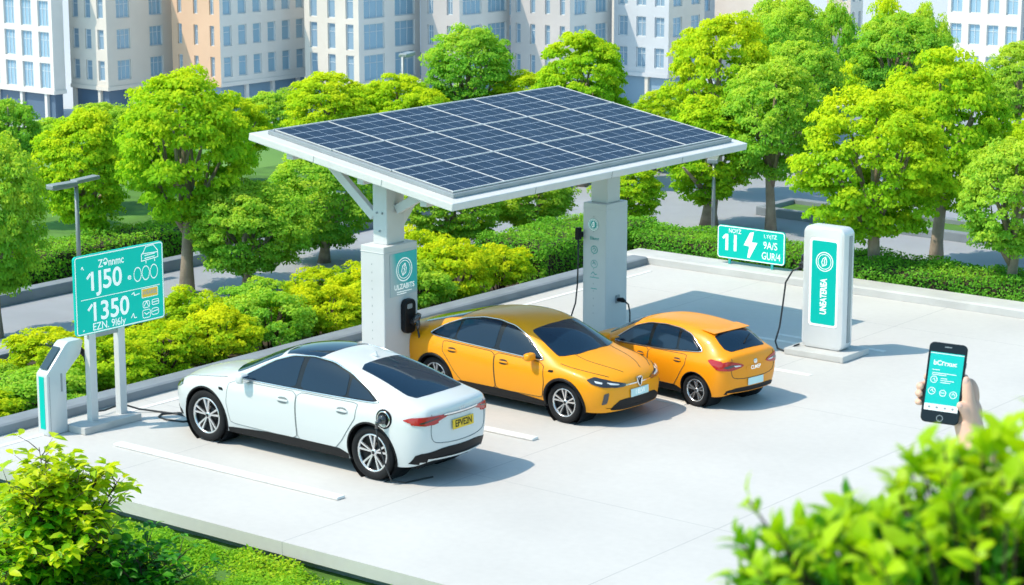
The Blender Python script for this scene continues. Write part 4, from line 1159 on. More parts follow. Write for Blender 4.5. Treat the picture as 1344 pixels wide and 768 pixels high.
b = MB(); b.tube([(.05, .70, 1.0), (.05, .74, .86), (.05, .74, .5), (.05, .76, .25), (.08, .84, .17), (.10, 1.0, .16), (.06, 1.2, .16), (.02, 1.40, .15), (.10, 1.62, .05), (.30, 1.78, .014), (.62, 1.86, .014), (.95, 1.86, .014), (1.05, 1.78, .014), (.98, 1.62, .014), (.72, 1.55, .014), (.52, 1.6, .014), (.45, 1.72, .014), (.6, 1.92, .014), (1.0, 2.0, .014), (1.4, 2.0, .014)], .013, 8); b.build('charging_cable', MAT['cable'], ch)
# ================================================================== vegetation
def set_mat(me, mat): me.materials.append(mat); return me
CROWN = []
for sd in (1, 2, 3, 4):
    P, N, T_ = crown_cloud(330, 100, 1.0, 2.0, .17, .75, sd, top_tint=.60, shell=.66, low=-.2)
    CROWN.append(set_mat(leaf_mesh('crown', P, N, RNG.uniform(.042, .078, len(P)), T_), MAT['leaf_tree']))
CROWN_G = []
for sd in (11, 12, 13):
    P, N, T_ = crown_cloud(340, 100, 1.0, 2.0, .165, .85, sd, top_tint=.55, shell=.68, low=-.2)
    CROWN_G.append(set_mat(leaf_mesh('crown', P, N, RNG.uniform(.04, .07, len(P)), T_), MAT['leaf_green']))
def trunk_mesh(seed):
    rng = random.Random(seed); b = MB()
    pts = [(0, 0, -.1), (rng.uniform(-.03, .03), rng.uniform(-.03, .03), .35), (rng.uniform(-.05, .05), rng.uniform(-.05, .05), .75), (rng.uniform(-.05, .05), rng.uniform(-.05, .05), 1.1)]
    b.tube(pts, [.13, .085, .075, .07], 10)
    for k in range(6):
        a = k*PI/3+rng.uniform(-.4, .4); z0 = rng.uniform(.62, 1.05); r1 = rng.uniform(.45, .75)
        p0 = Vector((0, 0, z0)); p1 = Vector((math.cos(a)*r1*.45, math.sin(a)*r1*.45, z0+.38)); p2 = Vector((math.cos(a)*r1, math.sin(a)*r1, z0+rng.uniform(.75, 1.2)))
        b.tube([p0, p1, p2], [.05, .034, .014], 7)
        q = p1+Vector((math.cos(a+1)*.25, math.sin(a+1)*.25, .45)); b.tube([p1, (p1+q)/2+Vector((0, 0, .03)), q], [.026, .018, .008], 6)
    b.tube([pts[-1], (.03, .02, 1.6), (.0, .05, 2.2)], [.07, .045, .015], 8)
    bm = b.bm; bmesh.ops.recalc_face_normals(bm, faces=bm.faces)
    me = bpy.data.meshes.new('trunk'); bm.to_mesh(me); bm.free(); me.materials.append(MAT['bark']); return me
TRUNK = [trunk_mesh(s) for s in (5, 6, 7)]
tree_n = [0]
def tree(label, x, y, h, zb, r, kind='y', group=None, tw=1.0, lean=0):
    i = tree_n[0]; tree_n[0] += 1
    rnd = random.Random(i*17+3)
    t = empty('tree', (x, y, ground_z(x, y)), rnd.uniform(0, 6.28)); tag(t, label, 'tree', group)
    pool = CROWN if kind == 'y' else CROWN_G
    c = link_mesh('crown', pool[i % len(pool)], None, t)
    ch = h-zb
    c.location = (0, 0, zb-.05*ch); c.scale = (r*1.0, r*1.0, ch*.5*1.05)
    k = link_mesh('trunk', TRUNK[i % 3], None, t)
    k.scale = (tw*max(.8, r), tw*max(.8, r), max(.45, (zb+.30*ch)/1.25))
    return t
TG = 'street trees around the charging bays'
for a in (
 ('large deep green tree at the left picture edge, its crown reaching down to the road', -6.6, -10.5, 3.56, .55, .98, 'g'),
 ('tree in the top left corner in front of the leftmost office block', -14.36, -3.74, 2.93, 1.0, .75, 'g'),
 ('broad yellow-green tree behind the twin-head lamp', -10.94, -4.76, 2.94, .48, 1.12, 'y'),
 ('tall golden-green tree standing in front of the brick building', -6.76, -6.07, 4.11, 1.25, 1.30, 'y'),
 ('low round pale green tree just left of the canopy roof', -5.57, -5.73, 2.35, .25, 1.12, 'g'),
 ('green tree half hidden by the left corner of the canopy roof', -6.76, -2.46, 2.3, .25, 1.15, 'g'),
 ('yellow-green tree showing above the left end of the canopy roof', -12.53, 3.91, 2.75, .8, 1.2, 'y'),
 ('small yellow tree between the brick building and the canopy', -14.60, 3.0, 2.15, .6, .85, 'y'),
 ('yellow-green tree above the middle of the solar roof, left of the rounded bluish one', -12.77, 6.56, 2.57, .5, 1.2, 'y'),
 ('rounded bluish green tree high above the middle of the solar roof', -11.9, 8.3, 3.65, 1.2, 1.2, 'g'),
 ('gold-tipped tree right behind the top corner of the solar roof', -8.28, 7.94, 3.68, .9, 1.27, 'y'),
 ('low yellow tree peeping over the back edge of the solar roof', -10.6, 9.0, 2.45, .4, 1.05, 'y'),
 ('green tree under the canopy roof, right of its left post', -5.15, -.44, 1.9, .22, 1.10, 'g'),
 ('tree seen between the canopy posts, left of the right post', -5.04, 1.63, 1.75, .18, 1.08, 'g'),
 ('small green tree just right of the right canopy post', -3.6, 3.12, 1.72, .32, .85, 'y'),
 ('tall yellow-green tree behind the right side of the solar roof', -4.95, 8.5, 4.2, 1.2, 1.2, 'y'),
 ('tree rising behind two others, right of the pale plain building', -5.23, 12.49, 3.5, .9, 1.15, 'g'),
 ('bright rounded tree on a slim trunk right of the canopy corner', -1.75, 5.6, 3.60, 1.1, 1.15, 'g'),
 ('dense low tree with a thick trunk behind the small lamp pole', -3.01, 5.19, 2.85, .5, 1.15, 'y', 1.6),
 ('golden tree growing out of the hedge right of the charging pillar', 2.99, 1.38, 3.77, 1.0, 1.36, 'y'),
 ('large golden tree behind the hedge near the right edge', 2.70, 4.32, 4.42, .95, 1.40, 'y'),
 ('pale green tree in the hedge above the hand with the phone', 5.64, 1.40, 3.22, .95, 1.10, 'g'),
 ('green tree at the top, left of the right-hand building', -5.95, 18.40, 3.73, .9, 1.35, 'g'),
 ('bluish tree at the top, behind the bright rounded one', -8.4, 17.2, 3.7, .7, 1.05, 'g'),
 ('golden tree cut by the right picture edge', 3.5, 6.97, 3.0, .8, .95, 'y'),
 ('low yellow shrub-like tree beside the back corner of the solar roof', -8.2, 10.9, 1.95, .3, .85, 'y'),
 ('bluish green tree below the right-hand building', -2.86, 19.10, 2.80, .8, .95, 'g'),
 ('yellow-green tree filling the gap left of the tall golden-green one', -15.2, 1.27, 2.2, .5, .9, 'y'),
 ('low yellow-green tree left of the rounded bluish one', -11.6, 6.2, 2.35, .4, .9, 'y'),
 ('dim green tree behind the broad one by the twin-head lamp', -14.6, -1.3, 2.2, .4, .95, 'g'),
 ('distant green tree at the top, over the pale plain building', -11.5, 21.5, 3.9, .6, 1.3, 'g'),
): tree(*a[:7], group=TG, tw=(a[7] if len(a) > 7 else 1.0))

far = [
 ('distant low tree at the foot of the leftmost office block', -34.81, 17.06, 2.6, 1.3, 'g'),
 ('distant yellow-green tree at the foot of the beige corner block', -35.19, 19.30, 2.7, 1.3, 'y'),
 ('distant tree in the top left corner below the leftmost office block', -36.0, 11.5, 2.4, 1.4, 'y'),
 ('distant low green tree left of the tall golden-green one, by the dark glazed floor', -39.11, 18.77, 2.6, 1.25, 'g'),
 ('distant tree just right of the tall golden-green one', -37.24, 25.33, 3.0, 1.2, 'y'),
 ('distant green tree below the many-windowed beige front', -28.92, 19.15, 2.6, 1.3, 'g'),
 ('distant yellow-green tree below the pale block with dark windows', -28.14, 22.31, 2.9, 1.5, 'y'),
 ('distant tree below the bay-windowed taupe block', -30.24, 28.29, 3.7, 1.3, 'y'),
 ('distant tree just left of the rounded bluish green tree', -24.09, 22.94, 2.8, 1.1, 'g'),
 ('distant tree between the rounded bluish green tree and the gold-tipped one', -21.14, 22.73, 2.2, 1.4, 'y'),
 ('distant tree beneath the column-fronted grey block', -16.63, 23.73, 1.3, 1.1, 'g'),
 ('distant tree beneath the plain pinkish block', -18.73, 32.25, 4.3, 1.5, 'g'),
 ('tallest distant tree between the pinkish block and the small pale block', -20.64, 38.38, 5.9, 1.5, 'g'),
 ('distant tree beneath the small pale block', -15.30, 32.41, 3.9, 1.3, 'y'),
 ('distant tall tree left of the right-hand building', -20.14, 46.42, 6.7, 1.5, 'g'),
 ('distant low tree at the foot of the right-hand building', -9.17, 29.60, 2.3, 1.3, 'y'),
 ('distant green tree in the top right corner', -13.83, 41.20, 4.3, 1.4, 'g'),
]
far += [
 ('distant tall tree at the top, nearest left of the small pale block', -26.01, 49.43, 9.49, 1.42, 'g'),
 ('distant tree at the top between the small pale block and the right-hand building', -26.23, 54.35, 9.78, 1.56, 'y'),
 ('distant tree touching the left edge of the right-hand building', -26.65, 59.11, 10.00, 1.37, 'g'),
 ('distant tree at the top behind the yellow-green one and the pinkish block', -31.70, 55.14, 10.51, 1.54, 'g'),
]
for (lab, x, y, h, r, k) in far: tree(lab, x, y, h, min(.15, h) if h < 5 else h*.25, r, k, group='distant trees below the buildings')

# --- loose shrubs along the back of the deck
BUSH = []
for sd in (31, 32, 33, 34):
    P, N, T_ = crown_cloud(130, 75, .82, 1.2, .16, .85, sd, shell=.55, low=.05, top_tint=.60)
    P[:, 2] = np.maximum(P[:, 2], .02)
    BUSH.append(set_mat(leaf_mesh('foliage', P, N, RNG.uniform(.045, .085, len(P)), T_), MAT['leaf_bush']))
BUSH_G = []
for sd in (41, 42):
    P, N, T_ = crown_cloud(130, 75, .82, 1.2, .16, .85, sd, shell=.55, low=.05, top_tint=.48)
    P[:, 2] = np.maximum(P[:, 2], .02)
    BUSH_G.append(set_mat(leaf_mesh('foliage', P, N, RNG.uniform(.045, .08, len(P)), T_), MAT['leaf_green']))
def stems_mesh():
    b = MB(); rr = random.Random(4)
    for k in range(9):
        a = rr.uniform(0, 6.28); r = rr.uniform(.2, .6)
        b.tube([(math.cos(a)*.05, math.sin(a)*.05, -.03), (math.cos(a)*r*.5, math.sin(a)*r*.5, .4), (math.cos(a)*r, math.sin(a)*r, rr.uniform(.7, 1.0))], [.022, .015, .006], 5)
    me = bpy.data.meshes.new('stems'); b.bm.to_mesh(me); b.bm.free(); me.materials.append(MAT['twig']); return me
STEMS = stems_mesh()
bn = [0]
def bush(label, x, y, s, hz, kind='y'):
    i = bn[0]; bn[0] += 1; rnd = random.Random(i*5+1)
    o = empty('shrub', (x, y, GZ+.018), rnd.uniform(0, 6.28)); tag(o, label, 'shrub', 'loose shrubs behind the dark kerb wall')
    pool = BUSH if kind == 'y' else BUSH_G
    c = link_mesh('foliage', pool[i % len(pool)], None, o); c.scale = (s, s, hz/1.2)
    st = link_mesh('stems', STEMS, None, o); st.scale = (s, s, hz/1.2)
bw = 'in the front row along the dark kerb wall'
for (lab, y, s, hz, k, dx) in (
 ('front-row shrub at the far left edge of the picture, by the dark kerb wall', -15.7, .9, .66, 'y', 0),
 ('yellow-green shrub directly behind the white charging pedestal', -14.5, .9, .68, 'y', 0),
 ('green shrub behind the two white sign legs', -13.3, .95, .72, 'g', 0),
 ('yellow-green shrub right of the large sign, by the nose of the white car', -12.1, 1.0, .95, 'y', 0),
 ('bushy shrub behind the bonnet of the white car', -10.9, .95, .92, 'y', -.1),
 ('shrub behind the windscreen of the white car, left of the left post', -9.75, .95, 1.05, 'y', 0),
 ('shrub mostly hidden by the left canopy post', -8.6, .95, 1.1, 'g', 0),
 ('shrub just right of the left canopy post, above the orange saloon', -7.45, .95, 1.0, 'y', .0),
 ('shrub above the roof of the orange saloon', -6.3, .95, .98, 'y', -.1),
 ('darker green shrub midway between the canopy posts', -5.15, .95, 1.0, 'g', 0),
 ('tall yellow shrub just left of the right canopy post', -4.0, .95, 1.22, 'y', 0),
 ('small shrub right of the right canopy post, beside the clipped hedge', -2.75, .85, 1.0, 'y', 0),
): bush(lab, -2.22+dx, y, s, hz, k)
for (lab, y, s, hz, k) in (
 ('back-row green shrub above the charging pedestal, against the road', -14.9, .9, .60, 'g'),
 ('back-row green shrub seen between the pedestal and the large sign', -13.5, .9, .62, 'g'),
 ('back-row yellow shrub at the right edge of the large sign', -12.0, .95, .85, 'y'),
 ('back-row yellow shrub below the low round tree', -10.5, .95, .95, 'y'),
 ('back-row shrub left of the left canopy post', -9.0, .95, 1.0, 'y'),
 ('back-row shrub showing beside the cap of the left canopy post', -7.6, .9, .9, 'g'),
 ('back-row yellow shrub below the tree under the canopy roof', -6.1, .9, .85, 'y'),
 ('back-row shrub against the road between the posts', -4.7, .9, .85, 'y'),
 ('back-row tall yellow shrub left of the hanging cable', -3.3, .9, 1.2, 'y'),
): bush(lab, -3.55, y, s, hz, k)

# --- clipped hedges
def hedge(name, label, boxes, dens, size, mat, tint=.45, rnd=.10, kind=None, cat='hedge'):
    P, N, T_ = [], [], []
    rng = np.random.default_rng(len(label))
    core = MB()
    for (x0, x1, y0, y1, z0, z1) in boxes:
        core.box(((x0+x1)/2, (y0+y1)/2, (z0+z1)/2-.04), (x1-x0-.16, y1-y0-.16, z1-z0-.08), .08)
        for (ax, lo, hi, o, s) in (('z', (x0, y0), (x1, y1), z1, 1), ('y', (x0, z0), (x1, z1), y0, -1), ('y', (x0, z0), (x1, z1), y1, 1), ('x', (y0, z0), (y1, z1), x0, -1), ('x', (y0, z0), (y1, z1), x1, 1)):
            ar = (hi[0]-lo[0])*(hi[1]-lo[1]); n = int(ar*dens)
            u = rng.uniform(lo[0], hi[0], n); v = rng.uniform(lo[1], hi[1], n)
            wob = .035*np.sin(u*5.1+v*3)+.03*np.sin(v*7.3-u*2)
            d = o+s*(rng.uniform(-.11, .03, n)+wob)
            if ax == 'z': p = np.stack([u, v, d], 1); nn = np.array([0, 0, 1.])
            elif ax == 'y': p = np.stack([u, d, v], 1); nn = np.array([0, s*1., .45])
            else: p = np.stack([d, u, v], 1); nn = np.array([s*1., 0, .45])
            # rounded shoulders
            ex = np.minimum(np.minimum(p[:, 0]-x0, x1-p[:, 0]), np.minimum(p[:, 1]-y0, y1-p[:, 1]))
            p[:, 2] -= np.where(p[:, 2] > z1-.2, np.clip(.14-ex, 0, .14)**2*6, 0)
            P.append(p); N.append(nn+rng.normal(size=(n, 3))*.55)
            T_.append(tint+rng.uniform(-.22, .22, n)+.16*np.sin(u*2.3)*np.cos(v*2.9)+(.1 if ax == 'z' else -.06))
    P = np.concatenate(P); N = np.concatenate(N); T_ = np.concatenate(T_)
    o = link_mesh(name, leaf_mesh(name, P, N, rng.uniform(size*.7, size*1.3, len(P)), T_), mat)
    if kind: tag(o, kind=kind)
    else:
        tag(o, label, cat)
        core.build('inner_twigs', MAT['soil'], o)
    return o
hedge('clipped_hedge', 'low clipped green hedge running along the pale wall on the right', [(-2.0, 13, .78, 2.1, GZ+.03, .40)], 1500, .052, MAT['leaf_hedge'], .5)
hedge('clipped_hedge', 'short rounded piece of clipped hedge at the corner behind the right canopy post', [(-3.6, -1.95, -1.8, 1.9, GZ+.03, .52)], 1500, .052, MAT['leaf_hedge'], .5)
hedge('clipped_hedge', 'clipped hedge across the road, seen behind the upper left of the large sign', [(-10.6, -9.3, -9.5, 1.5, GZ+.03, .28)], 900, .06, MAT['leaf_hedge'], .5)
# ground cover in front of the deck
def cover():
    rng = np.random.default_rng(5); n = 190000
    x = rng.uniform(-1.5, 10.5, n); y = FE-.10-rng.uniform(0, 1, n)**1.0*3.6
    z = GZ+.10+.045*np.sin(x*3.1+y*1.7)+.045*np.sin(y*4.3-x*2.2)+.03*np.sin(x*9+y*8)+rng.uniform(-.09, .03, n)
    t = .5+.2*np.sin(x*2.2+y)*np.cos(y*2.7)+rng.uniform(-.22, .25, n)
    N = rng.normal(size=(n, 3))*.5+np.array([0, 0, 1.])
    return leaf_mesh('ground_cover', np.stack([x, y, z], 1), N, rng.uniform(.032, .058, n), t)
o = link_mesh('ground_cover', cover(), MAT['leaf_cover']); tag(o, 'low yellow-green ground cover in the bed below the front edge', 'ground cover', kind='stuff')

# --- near shrub at the lower left: separate stems with pointed leaves
def stem_shrub(name, label, x, y, specs, leaf, seed, mat, tint, nleaf=26):
    rng = np.random.default_rng(seed)
    o = empty(name, (x, y, GZ+.03)); tag(o, label, 'shrub')
    b = MB(); P, N, A, T_, S_ = [], [], [], [], []
    for (dx, dy, h) in specs:
        base = Vector((dx*.18, dy*.18, 0)); tip = Vector((dx, dy, h))
        mid = Vector((dx*.45, dy*.45, h*.55))
        pts = [base, mid, tip]
        b.tube([base, base*.5+mid*.5+Vector((0, 0, .03)), mid, mid*.5+tip*.5, tip], [.018, .015, .012, .008, .004], 6)
        for k in range(nleaf):
            t = rng.uniform(.03, 1.0)**.7
            p = base.lerp(mid, t/.5) if t < .5 else mid.lerp(tip, (t-.5)/.5)
            a = k*2.4+rng.uniform(-.3, .3)
            side = Vector((math.cos(a), math.sin(a), .45+.9*max(0, t-.6)))
            q = p+side*rng.uniform(.01, .08)
            if rng.random() < .5:
                e = p+side*rng.uniform(.12, .30); b.tube([p, (p+e)/2+Vector((0, 0, .02)), e], [.006, .004, .002], 4)
                for m in range(4):
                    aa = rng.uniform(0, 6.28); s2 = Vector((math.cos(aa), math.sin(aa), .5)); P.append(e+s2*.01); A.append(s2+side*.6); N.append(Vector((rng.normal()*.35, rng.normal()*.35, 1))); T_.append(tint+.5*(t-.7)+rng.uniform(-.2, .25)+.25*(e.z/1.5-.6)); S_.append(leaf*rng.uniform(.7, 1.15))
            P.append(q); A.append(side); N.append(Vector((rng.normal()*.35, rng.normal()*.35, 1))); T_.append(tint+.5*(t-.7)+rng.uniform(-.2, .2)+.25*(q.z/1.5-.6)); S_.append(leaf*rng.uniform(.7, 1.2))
    me = leaf_mesh('leaves', np.array([tuple(v) for v in P]), np.array([tuple(v) for v in N]), np.array(S_), np.array(T_), .5, True, .12, np.array([tuple(v) for v in A]), rng)
    link_mesh('leaves', me, mat, o)
    b.build('stems', MAT['twig'], o, recalc=False)
    return o
rr = random.Random(9)
sp_ = []
for k in range(44):
    a = rr.uniform(0, 6.28); r = rr.uniform(.05, .78)
    sp_.append((math.cos(a)*r, math.sin(a)*r, 1.50-.62*r*r+rr.uniform(-.32, .06)))
for k in range(16):
    a = rr.uniform(0, 6.28); sp_.append((math.cos(a)*rr.uniform(.5, .95), math.sin(a)*rr.uniform(.5, .95), rr.uniform(.35, .95)))
sp_ += [(-.25, .05, 1.68), (.02, -.1, 1.64), (.20, .30, 1.52), (.55, .48, 1.38)]
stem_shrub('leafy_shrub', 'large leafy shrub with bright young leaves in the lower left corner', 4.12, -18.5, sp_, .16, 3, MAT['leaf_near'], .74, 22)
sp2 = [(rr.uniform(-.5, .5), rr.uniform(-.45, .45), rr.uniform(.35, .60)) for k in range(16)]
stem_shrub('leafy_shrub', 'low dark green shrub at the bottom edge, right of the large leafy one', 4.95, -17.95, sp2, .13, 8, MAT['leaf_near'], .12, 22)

# ------------------------------------------------------------------ street lamps
def lamp(label, x, y, h, two, rz):
    o = empty('street_lamp', (x, y, ground_z(x, y)), rz); tag(o, label, 'street lamp')
    b = MB(); b.tube([(0, 0, 0), (0, 0, h*.5), (0, 0, h)], [.045, .04, .035], 10); b.box((0, 0, .05), (.16, .16, .10), .02); b.build('pole', MAT['grey_metal'], o)
    b = MB()
    b.box((0, -.34 if two else -.3, h+.03), (.22, .60, .09), .02)
    if two: b.box((0, .32, h+.06), (.20, .56, .07), .02, M=Matrix.Rotation(R(3), 4, 'X'))
    b.build('lamp_head', MAT['grey_metal'], o)
    b = MB(); b.box((0, -.36 if two else -.32, h-.02), (.15, .42, .012)); b.build('lens', MAT['clear_lamp'], o)
lamp('grey street lamp with a flat twin head behind the large sign', -8.78, -6.80, 1.86, True, 0)
lamp('slim lamp pole right of the canopy corner, beside the small sign', -2.50, 4.58, 1.58, False, R(30))
lamp('distant grey street lamp above the back edge of the solar roof', -13.81, 8.04, 2.62, False, R(200))

# ------------------------------------------------------------------ buildings
def bmat(name, col): return principled(name, col, .9, vary=.07, vscale=.25)  # wall colours are paled to stand in for distance haze
MAT['win'] = principled('sky-reflecting window', (.31, .49, .62), .2, spec=.6)  # pane colours lightened too, as part of the painted haze
MAT['win_dark'] = principled('dim window', (.25, .37, .48), .25)
MAT['street_floor'] = principled('dark street-level glazing', (.10, .16, .24), .25)
MAT['frame'] = principled('pale window frame', (.66, .70, .72), .6)
WCACHE = {}
def window_meshes(w, h, mull, pm):
    key = (round(w, 2), round(h, 2), mull, pm)
    if key in WCACHE: return WCACHE[key]
    b = MB(); t = .09
    b.box((0, 0, h/2-t/2), (w, .08, t)); b.box((0, 0, -h/2+t/2), (w, .08, t)); b.box((-w/2+t/2, 0, 0), (t, .078, h-2*t)); b.box((w/2-t/2, 0, 0), (t, .078, h-2*t))
    for k in range(1, mull+1): b.box((-w/2+w*k/(mull+1), 0, 0), (.06, .07, h-2*t))
    if h > 1.6: b.box((0, .005, h*.18), (w-2*t, .06, .05))
    me = bpy.data.meshes.new('window'); b.bm.to_mesh(me); b.bm.free(); me.materials.append(MAT['frame'])
    p = MB(); p.box((0, .02, 0), (w-.02, .01, h-.02)); m2 = bpy.data.meshes.new('pane'); p.bm.to_mesh(m2); p.bm.free(); m2.materials.append(pm)
    WCACHE[key] = (me, m2); return WCACHE[key]

def facade(b, M, width, height, cols, rows, mi):
    """wall with real openings; local x along the wall, z up, outside is -y"""
    xs = sorted(set([0, width]+[v for c in cols for v in (c[0], c[0]+c[1])])); zs = sorted(set([0, height]+[v for r in rows for v in (r[0], r[0]+r[1])]))
    def P(x, y, z): return M @ Vector((x, y, z))
    for i in range(len(xs)-1):
        for j in range(len(zs)-1):
            x0, x1, z0, z1 = xs[i], xs[i+1], zs[j], zs[j+1]
            hole = any(abs(c[0]-x0) < 1e-4 for c in cols) and any(abs(r[0]-z0) < 1e-4 for r in rows)
            if not hole: b.poly([P(x0, 0, z0), P(x1, 0, z0), P(x1, 0, z1), P(x0, 0, z1)], mi)
            else:
                d = .35
                b.poly([P(x0, 0, z0), P(x0, d, z0), P(x0, d, z1), P(x0, 0, z1)], mi); b.poly([P(x1, 0, z0), P(x1, 0, z1), P(x1, d, z1), P(x1, d, z0)], mi)
                b.poly([P(x0, 0, z0), P(x1, 0, z0), P(x1, d, z0), P(x0, d, z0)], mi); b.poly([P(x0, 0, z1), P(x0, d, z1), P(x1, d, z1), P(x1, 0, z1)], mi)

def building(label, xl, xc, xr, dd, zbase, H, mL, mR, colsL, colsR, rows, gf=3.2, mull=(1, 1), pane=('win_dark', 'win'), cat='building', base=None):
    """a corner block: one face looks along -Y (left in view), the other along +X; s = place along the far street"""
    k = .0810*dd/245.0
    px_ = -170.8+.06362*xc; py_ = 123.8+.05015*xc
    px_ += fx*(dd-245)-( .06362*0); py_ += fy*(dd-245)
    wA = max(.6, (xc-xl)*k/.786); wB = max(.6, (xr-xc)*k/.618)
    z0 = ground_z(px_, py_)+zbase
    o = empty('building', (px_, py_, z0)); tag(o, label, cat, None)
    hA = H-gf
    for (nm, m, M, w, cols, pm, mu) in (('wall', mL, Matrix.Translation((-wA, 0, gf)), wA, colsL, pane[0], mull[0]), ('wall', mR, Matrix.Translation((0, 0, gf)) @ Matrix.Rotation(R(90), 4, 'Z'), wB, colsR, pane[1], mull[1])):
        b = MB()
        cc = [(c[0]*w, c[1]*w) for c in cols]; rws = [r for r in rows if r[0]+r[1] < hA]
        facade(b, M, w, hA, cc, rws, 0)
        wo = b.build(nm, m, o, recalc=False)
        # cornice and string courses, proud of the wall
        b = MB(); b.box((w/2, -.10, hA-.3), (w+.1, .18, .4), M=M); b.build('cornice', m, wo)
        b = MB(); b.box((w/2, -.06, .22), (w+.06, .1, .42), M=M); b.build('string_course', m, wo)
        for c in cc:
            for r in rws:
                me, m2 = window_meshes(c[1], r[1], mu, MAT[pm])
                wi = link_mesh('window', me, None, wo); wi.matrix_local = M @ Matrix.Translation((c[0]+c[1]/2, .22, r[0]+r[1]/2))
                link_mesh('pane', m2, None, wi)
    b = MB(); b.box((-wA/2, wB/2, H+.01), (wA-.02, wB-.02, .3)); b.box((-wA/2, wB-.1, (gf+H)/2), (wA-.8, .15, H-gf-.2)); b.box((-wA+.1, wB/2, (gf+H)/2), (.15, wB-.8, H-gf-.2)); b.build('roof', mL, o)
    # recessed glazed ground floor
    b = MB(); b.box((-wA/2-.15, wB/2+.15, gf/2-1.5), (wA-.5, wB-.5, gf+3.0)); b.build('ground_floor', base or MAT['win_dark'], o)
    for q in range(int(wA/4)+1): MB().box((-wA+.3+q*4, .25, gf/2-1.5), (.4, .4, gf+3.0)).build('column', mR, o)
    for q in range(1, int(wB/4)+1): MB().box((-.25, q*4, gf/2-1.5), (.4, .4, gf+3.0)).build('column', mR, o)
    return o
def even(n, frac): return [((i+.5)/n-frac/n/2, frac/n) for i in range(n)]
RW = [(1.0+3.3*i, 2.15) for i in range(5)]
RWt = [(.55+3.3*i, 2.75) for i in range(5)]
be = bmat('beige render', (.73, .67, .59)); bp_ = bmat('pale stone', (.79, .75, .70)); bb_ = bmat('orange brick', (.73, .49, .33)); bt = bmat('taupe render', (.56, .52, .50)); bg = bmat('cool grey render', (.59, .61, .64)); bpk = bmat('pinkish stone', (.75, .66, .59))
building('beige office block with large paired windows at the far left', -62, 72, 84, 245, 0, 17.5, bp_, bp_, even(5, .62), [], RWt, 3.0, (2, 1), ('win', 'win'), base=MAT['street_floor'])
building('beige corner block with tall glass strips, second from the left', 86, 143, 215, 245, 0, 17.5, be, be, even(3, .5), even(2, .40), RW, 3.4, (0, 2), base=MAT['street_floor'])
building('block with an orange brick side wall and a many-windowed beige front', 220, 291, 393, 245, 1.6, 16.5, bb_, bp_, even(3, .27), even(6, .56), RW, 2.2, (1, 0))
building('pale block with dark windows right of the brick building', 396, 472, 548, 245, 2.0, 16.5, be, bp_, even(3, .42), even(2, .66), RWt, 1.8, (0, 2))
building('taupe block with bay windows above the rounded bluish tree', 551, 603, 668, 247, 1.8, 16.5, bt, bp_, even(2, .30), even(2, .74), RW, 1.8, (1, 3))
building('taupe block with narrow windows left of the top of the solar roof', 671, 748, 806, 247, 1.0, 16.5, bt, bp_, even(4, .34), even(2, .56), RW, 2.6, (0, 2))
building('grey block with a column front and bluish windows, right of the solar roof top', 809, 878, 930, 247, -1.0, 18.5, bg, be, even(3, .52), even(2, .50), RW, 5.5, (1, 1))
building('plain pinkish block without windows behind the tall yellow-green tree', 952, 1036, 1075, 252, 0, 19.0, bpk, bt, [], [], RW, 3.0)
building('small pale block far off, left of the right-hand building', 1112, 1140, 1160, 260, 1, 17.8, bpk, bp_, even(2, .4), even(2, .4), RW, 3.0)
building('pale block with grouped windows at the right picture edge', 1238, 1322, 1402, 240, 1.2, 17.0, bp_, bt, even(4, .62), even(4, .5), RW, 3.0, (1, 1), ('win', 'win_dark'))

building('grey block glimpsed behind, between the two leftmost office blocks', 20, 110, 235, 285, 0, 24, bg, bt, even(4, .4), even(5, .4), RW, 3.0)
building('taupe block glimpsed behind, between the brick-sided and the pale dark-windowed block', 340, 400, 470, 285, 0, 24, bt, bg, even(4, .4), even(3, .4), RW, 3.0)
building('grey block glimpsed behind the bay-windowed taupe block', 520, 600, 720, 285, 0, 24, bg, bt, even(4, .4), even(5, .4), RW, 3.0)
building('long beige block glimpsed behind the column-fronted grey block', 770, 850, 975, 285, 0, 24, be, bt, even(4, .4), even(5, .4), RW, 3.0)
# ------------------------------------------------- photographer's terrace in front
TZ = 5.95
b = MB(); MT = Matrix.Translation((Cx, Cy, 0)) @ Matrix.Rotation(TH, 4, 'Z')
b.box((0, .8, TZ/2-.2), (9, 9.0, TZ+.4), .03, M=MT); o = b.build('terrace', MAT['kerb']); tag(o, kind='structure')
CAMZ = 8.2
rgt = Vector((math.cos(TH), math.sin(TH), 0)); pit = math.atan(634/3024.0)
fwd = Vector((fx*math.cos(pit), fy*math.cos(pit), -math.sin(pit))); upv = rgt.cross(fwd)
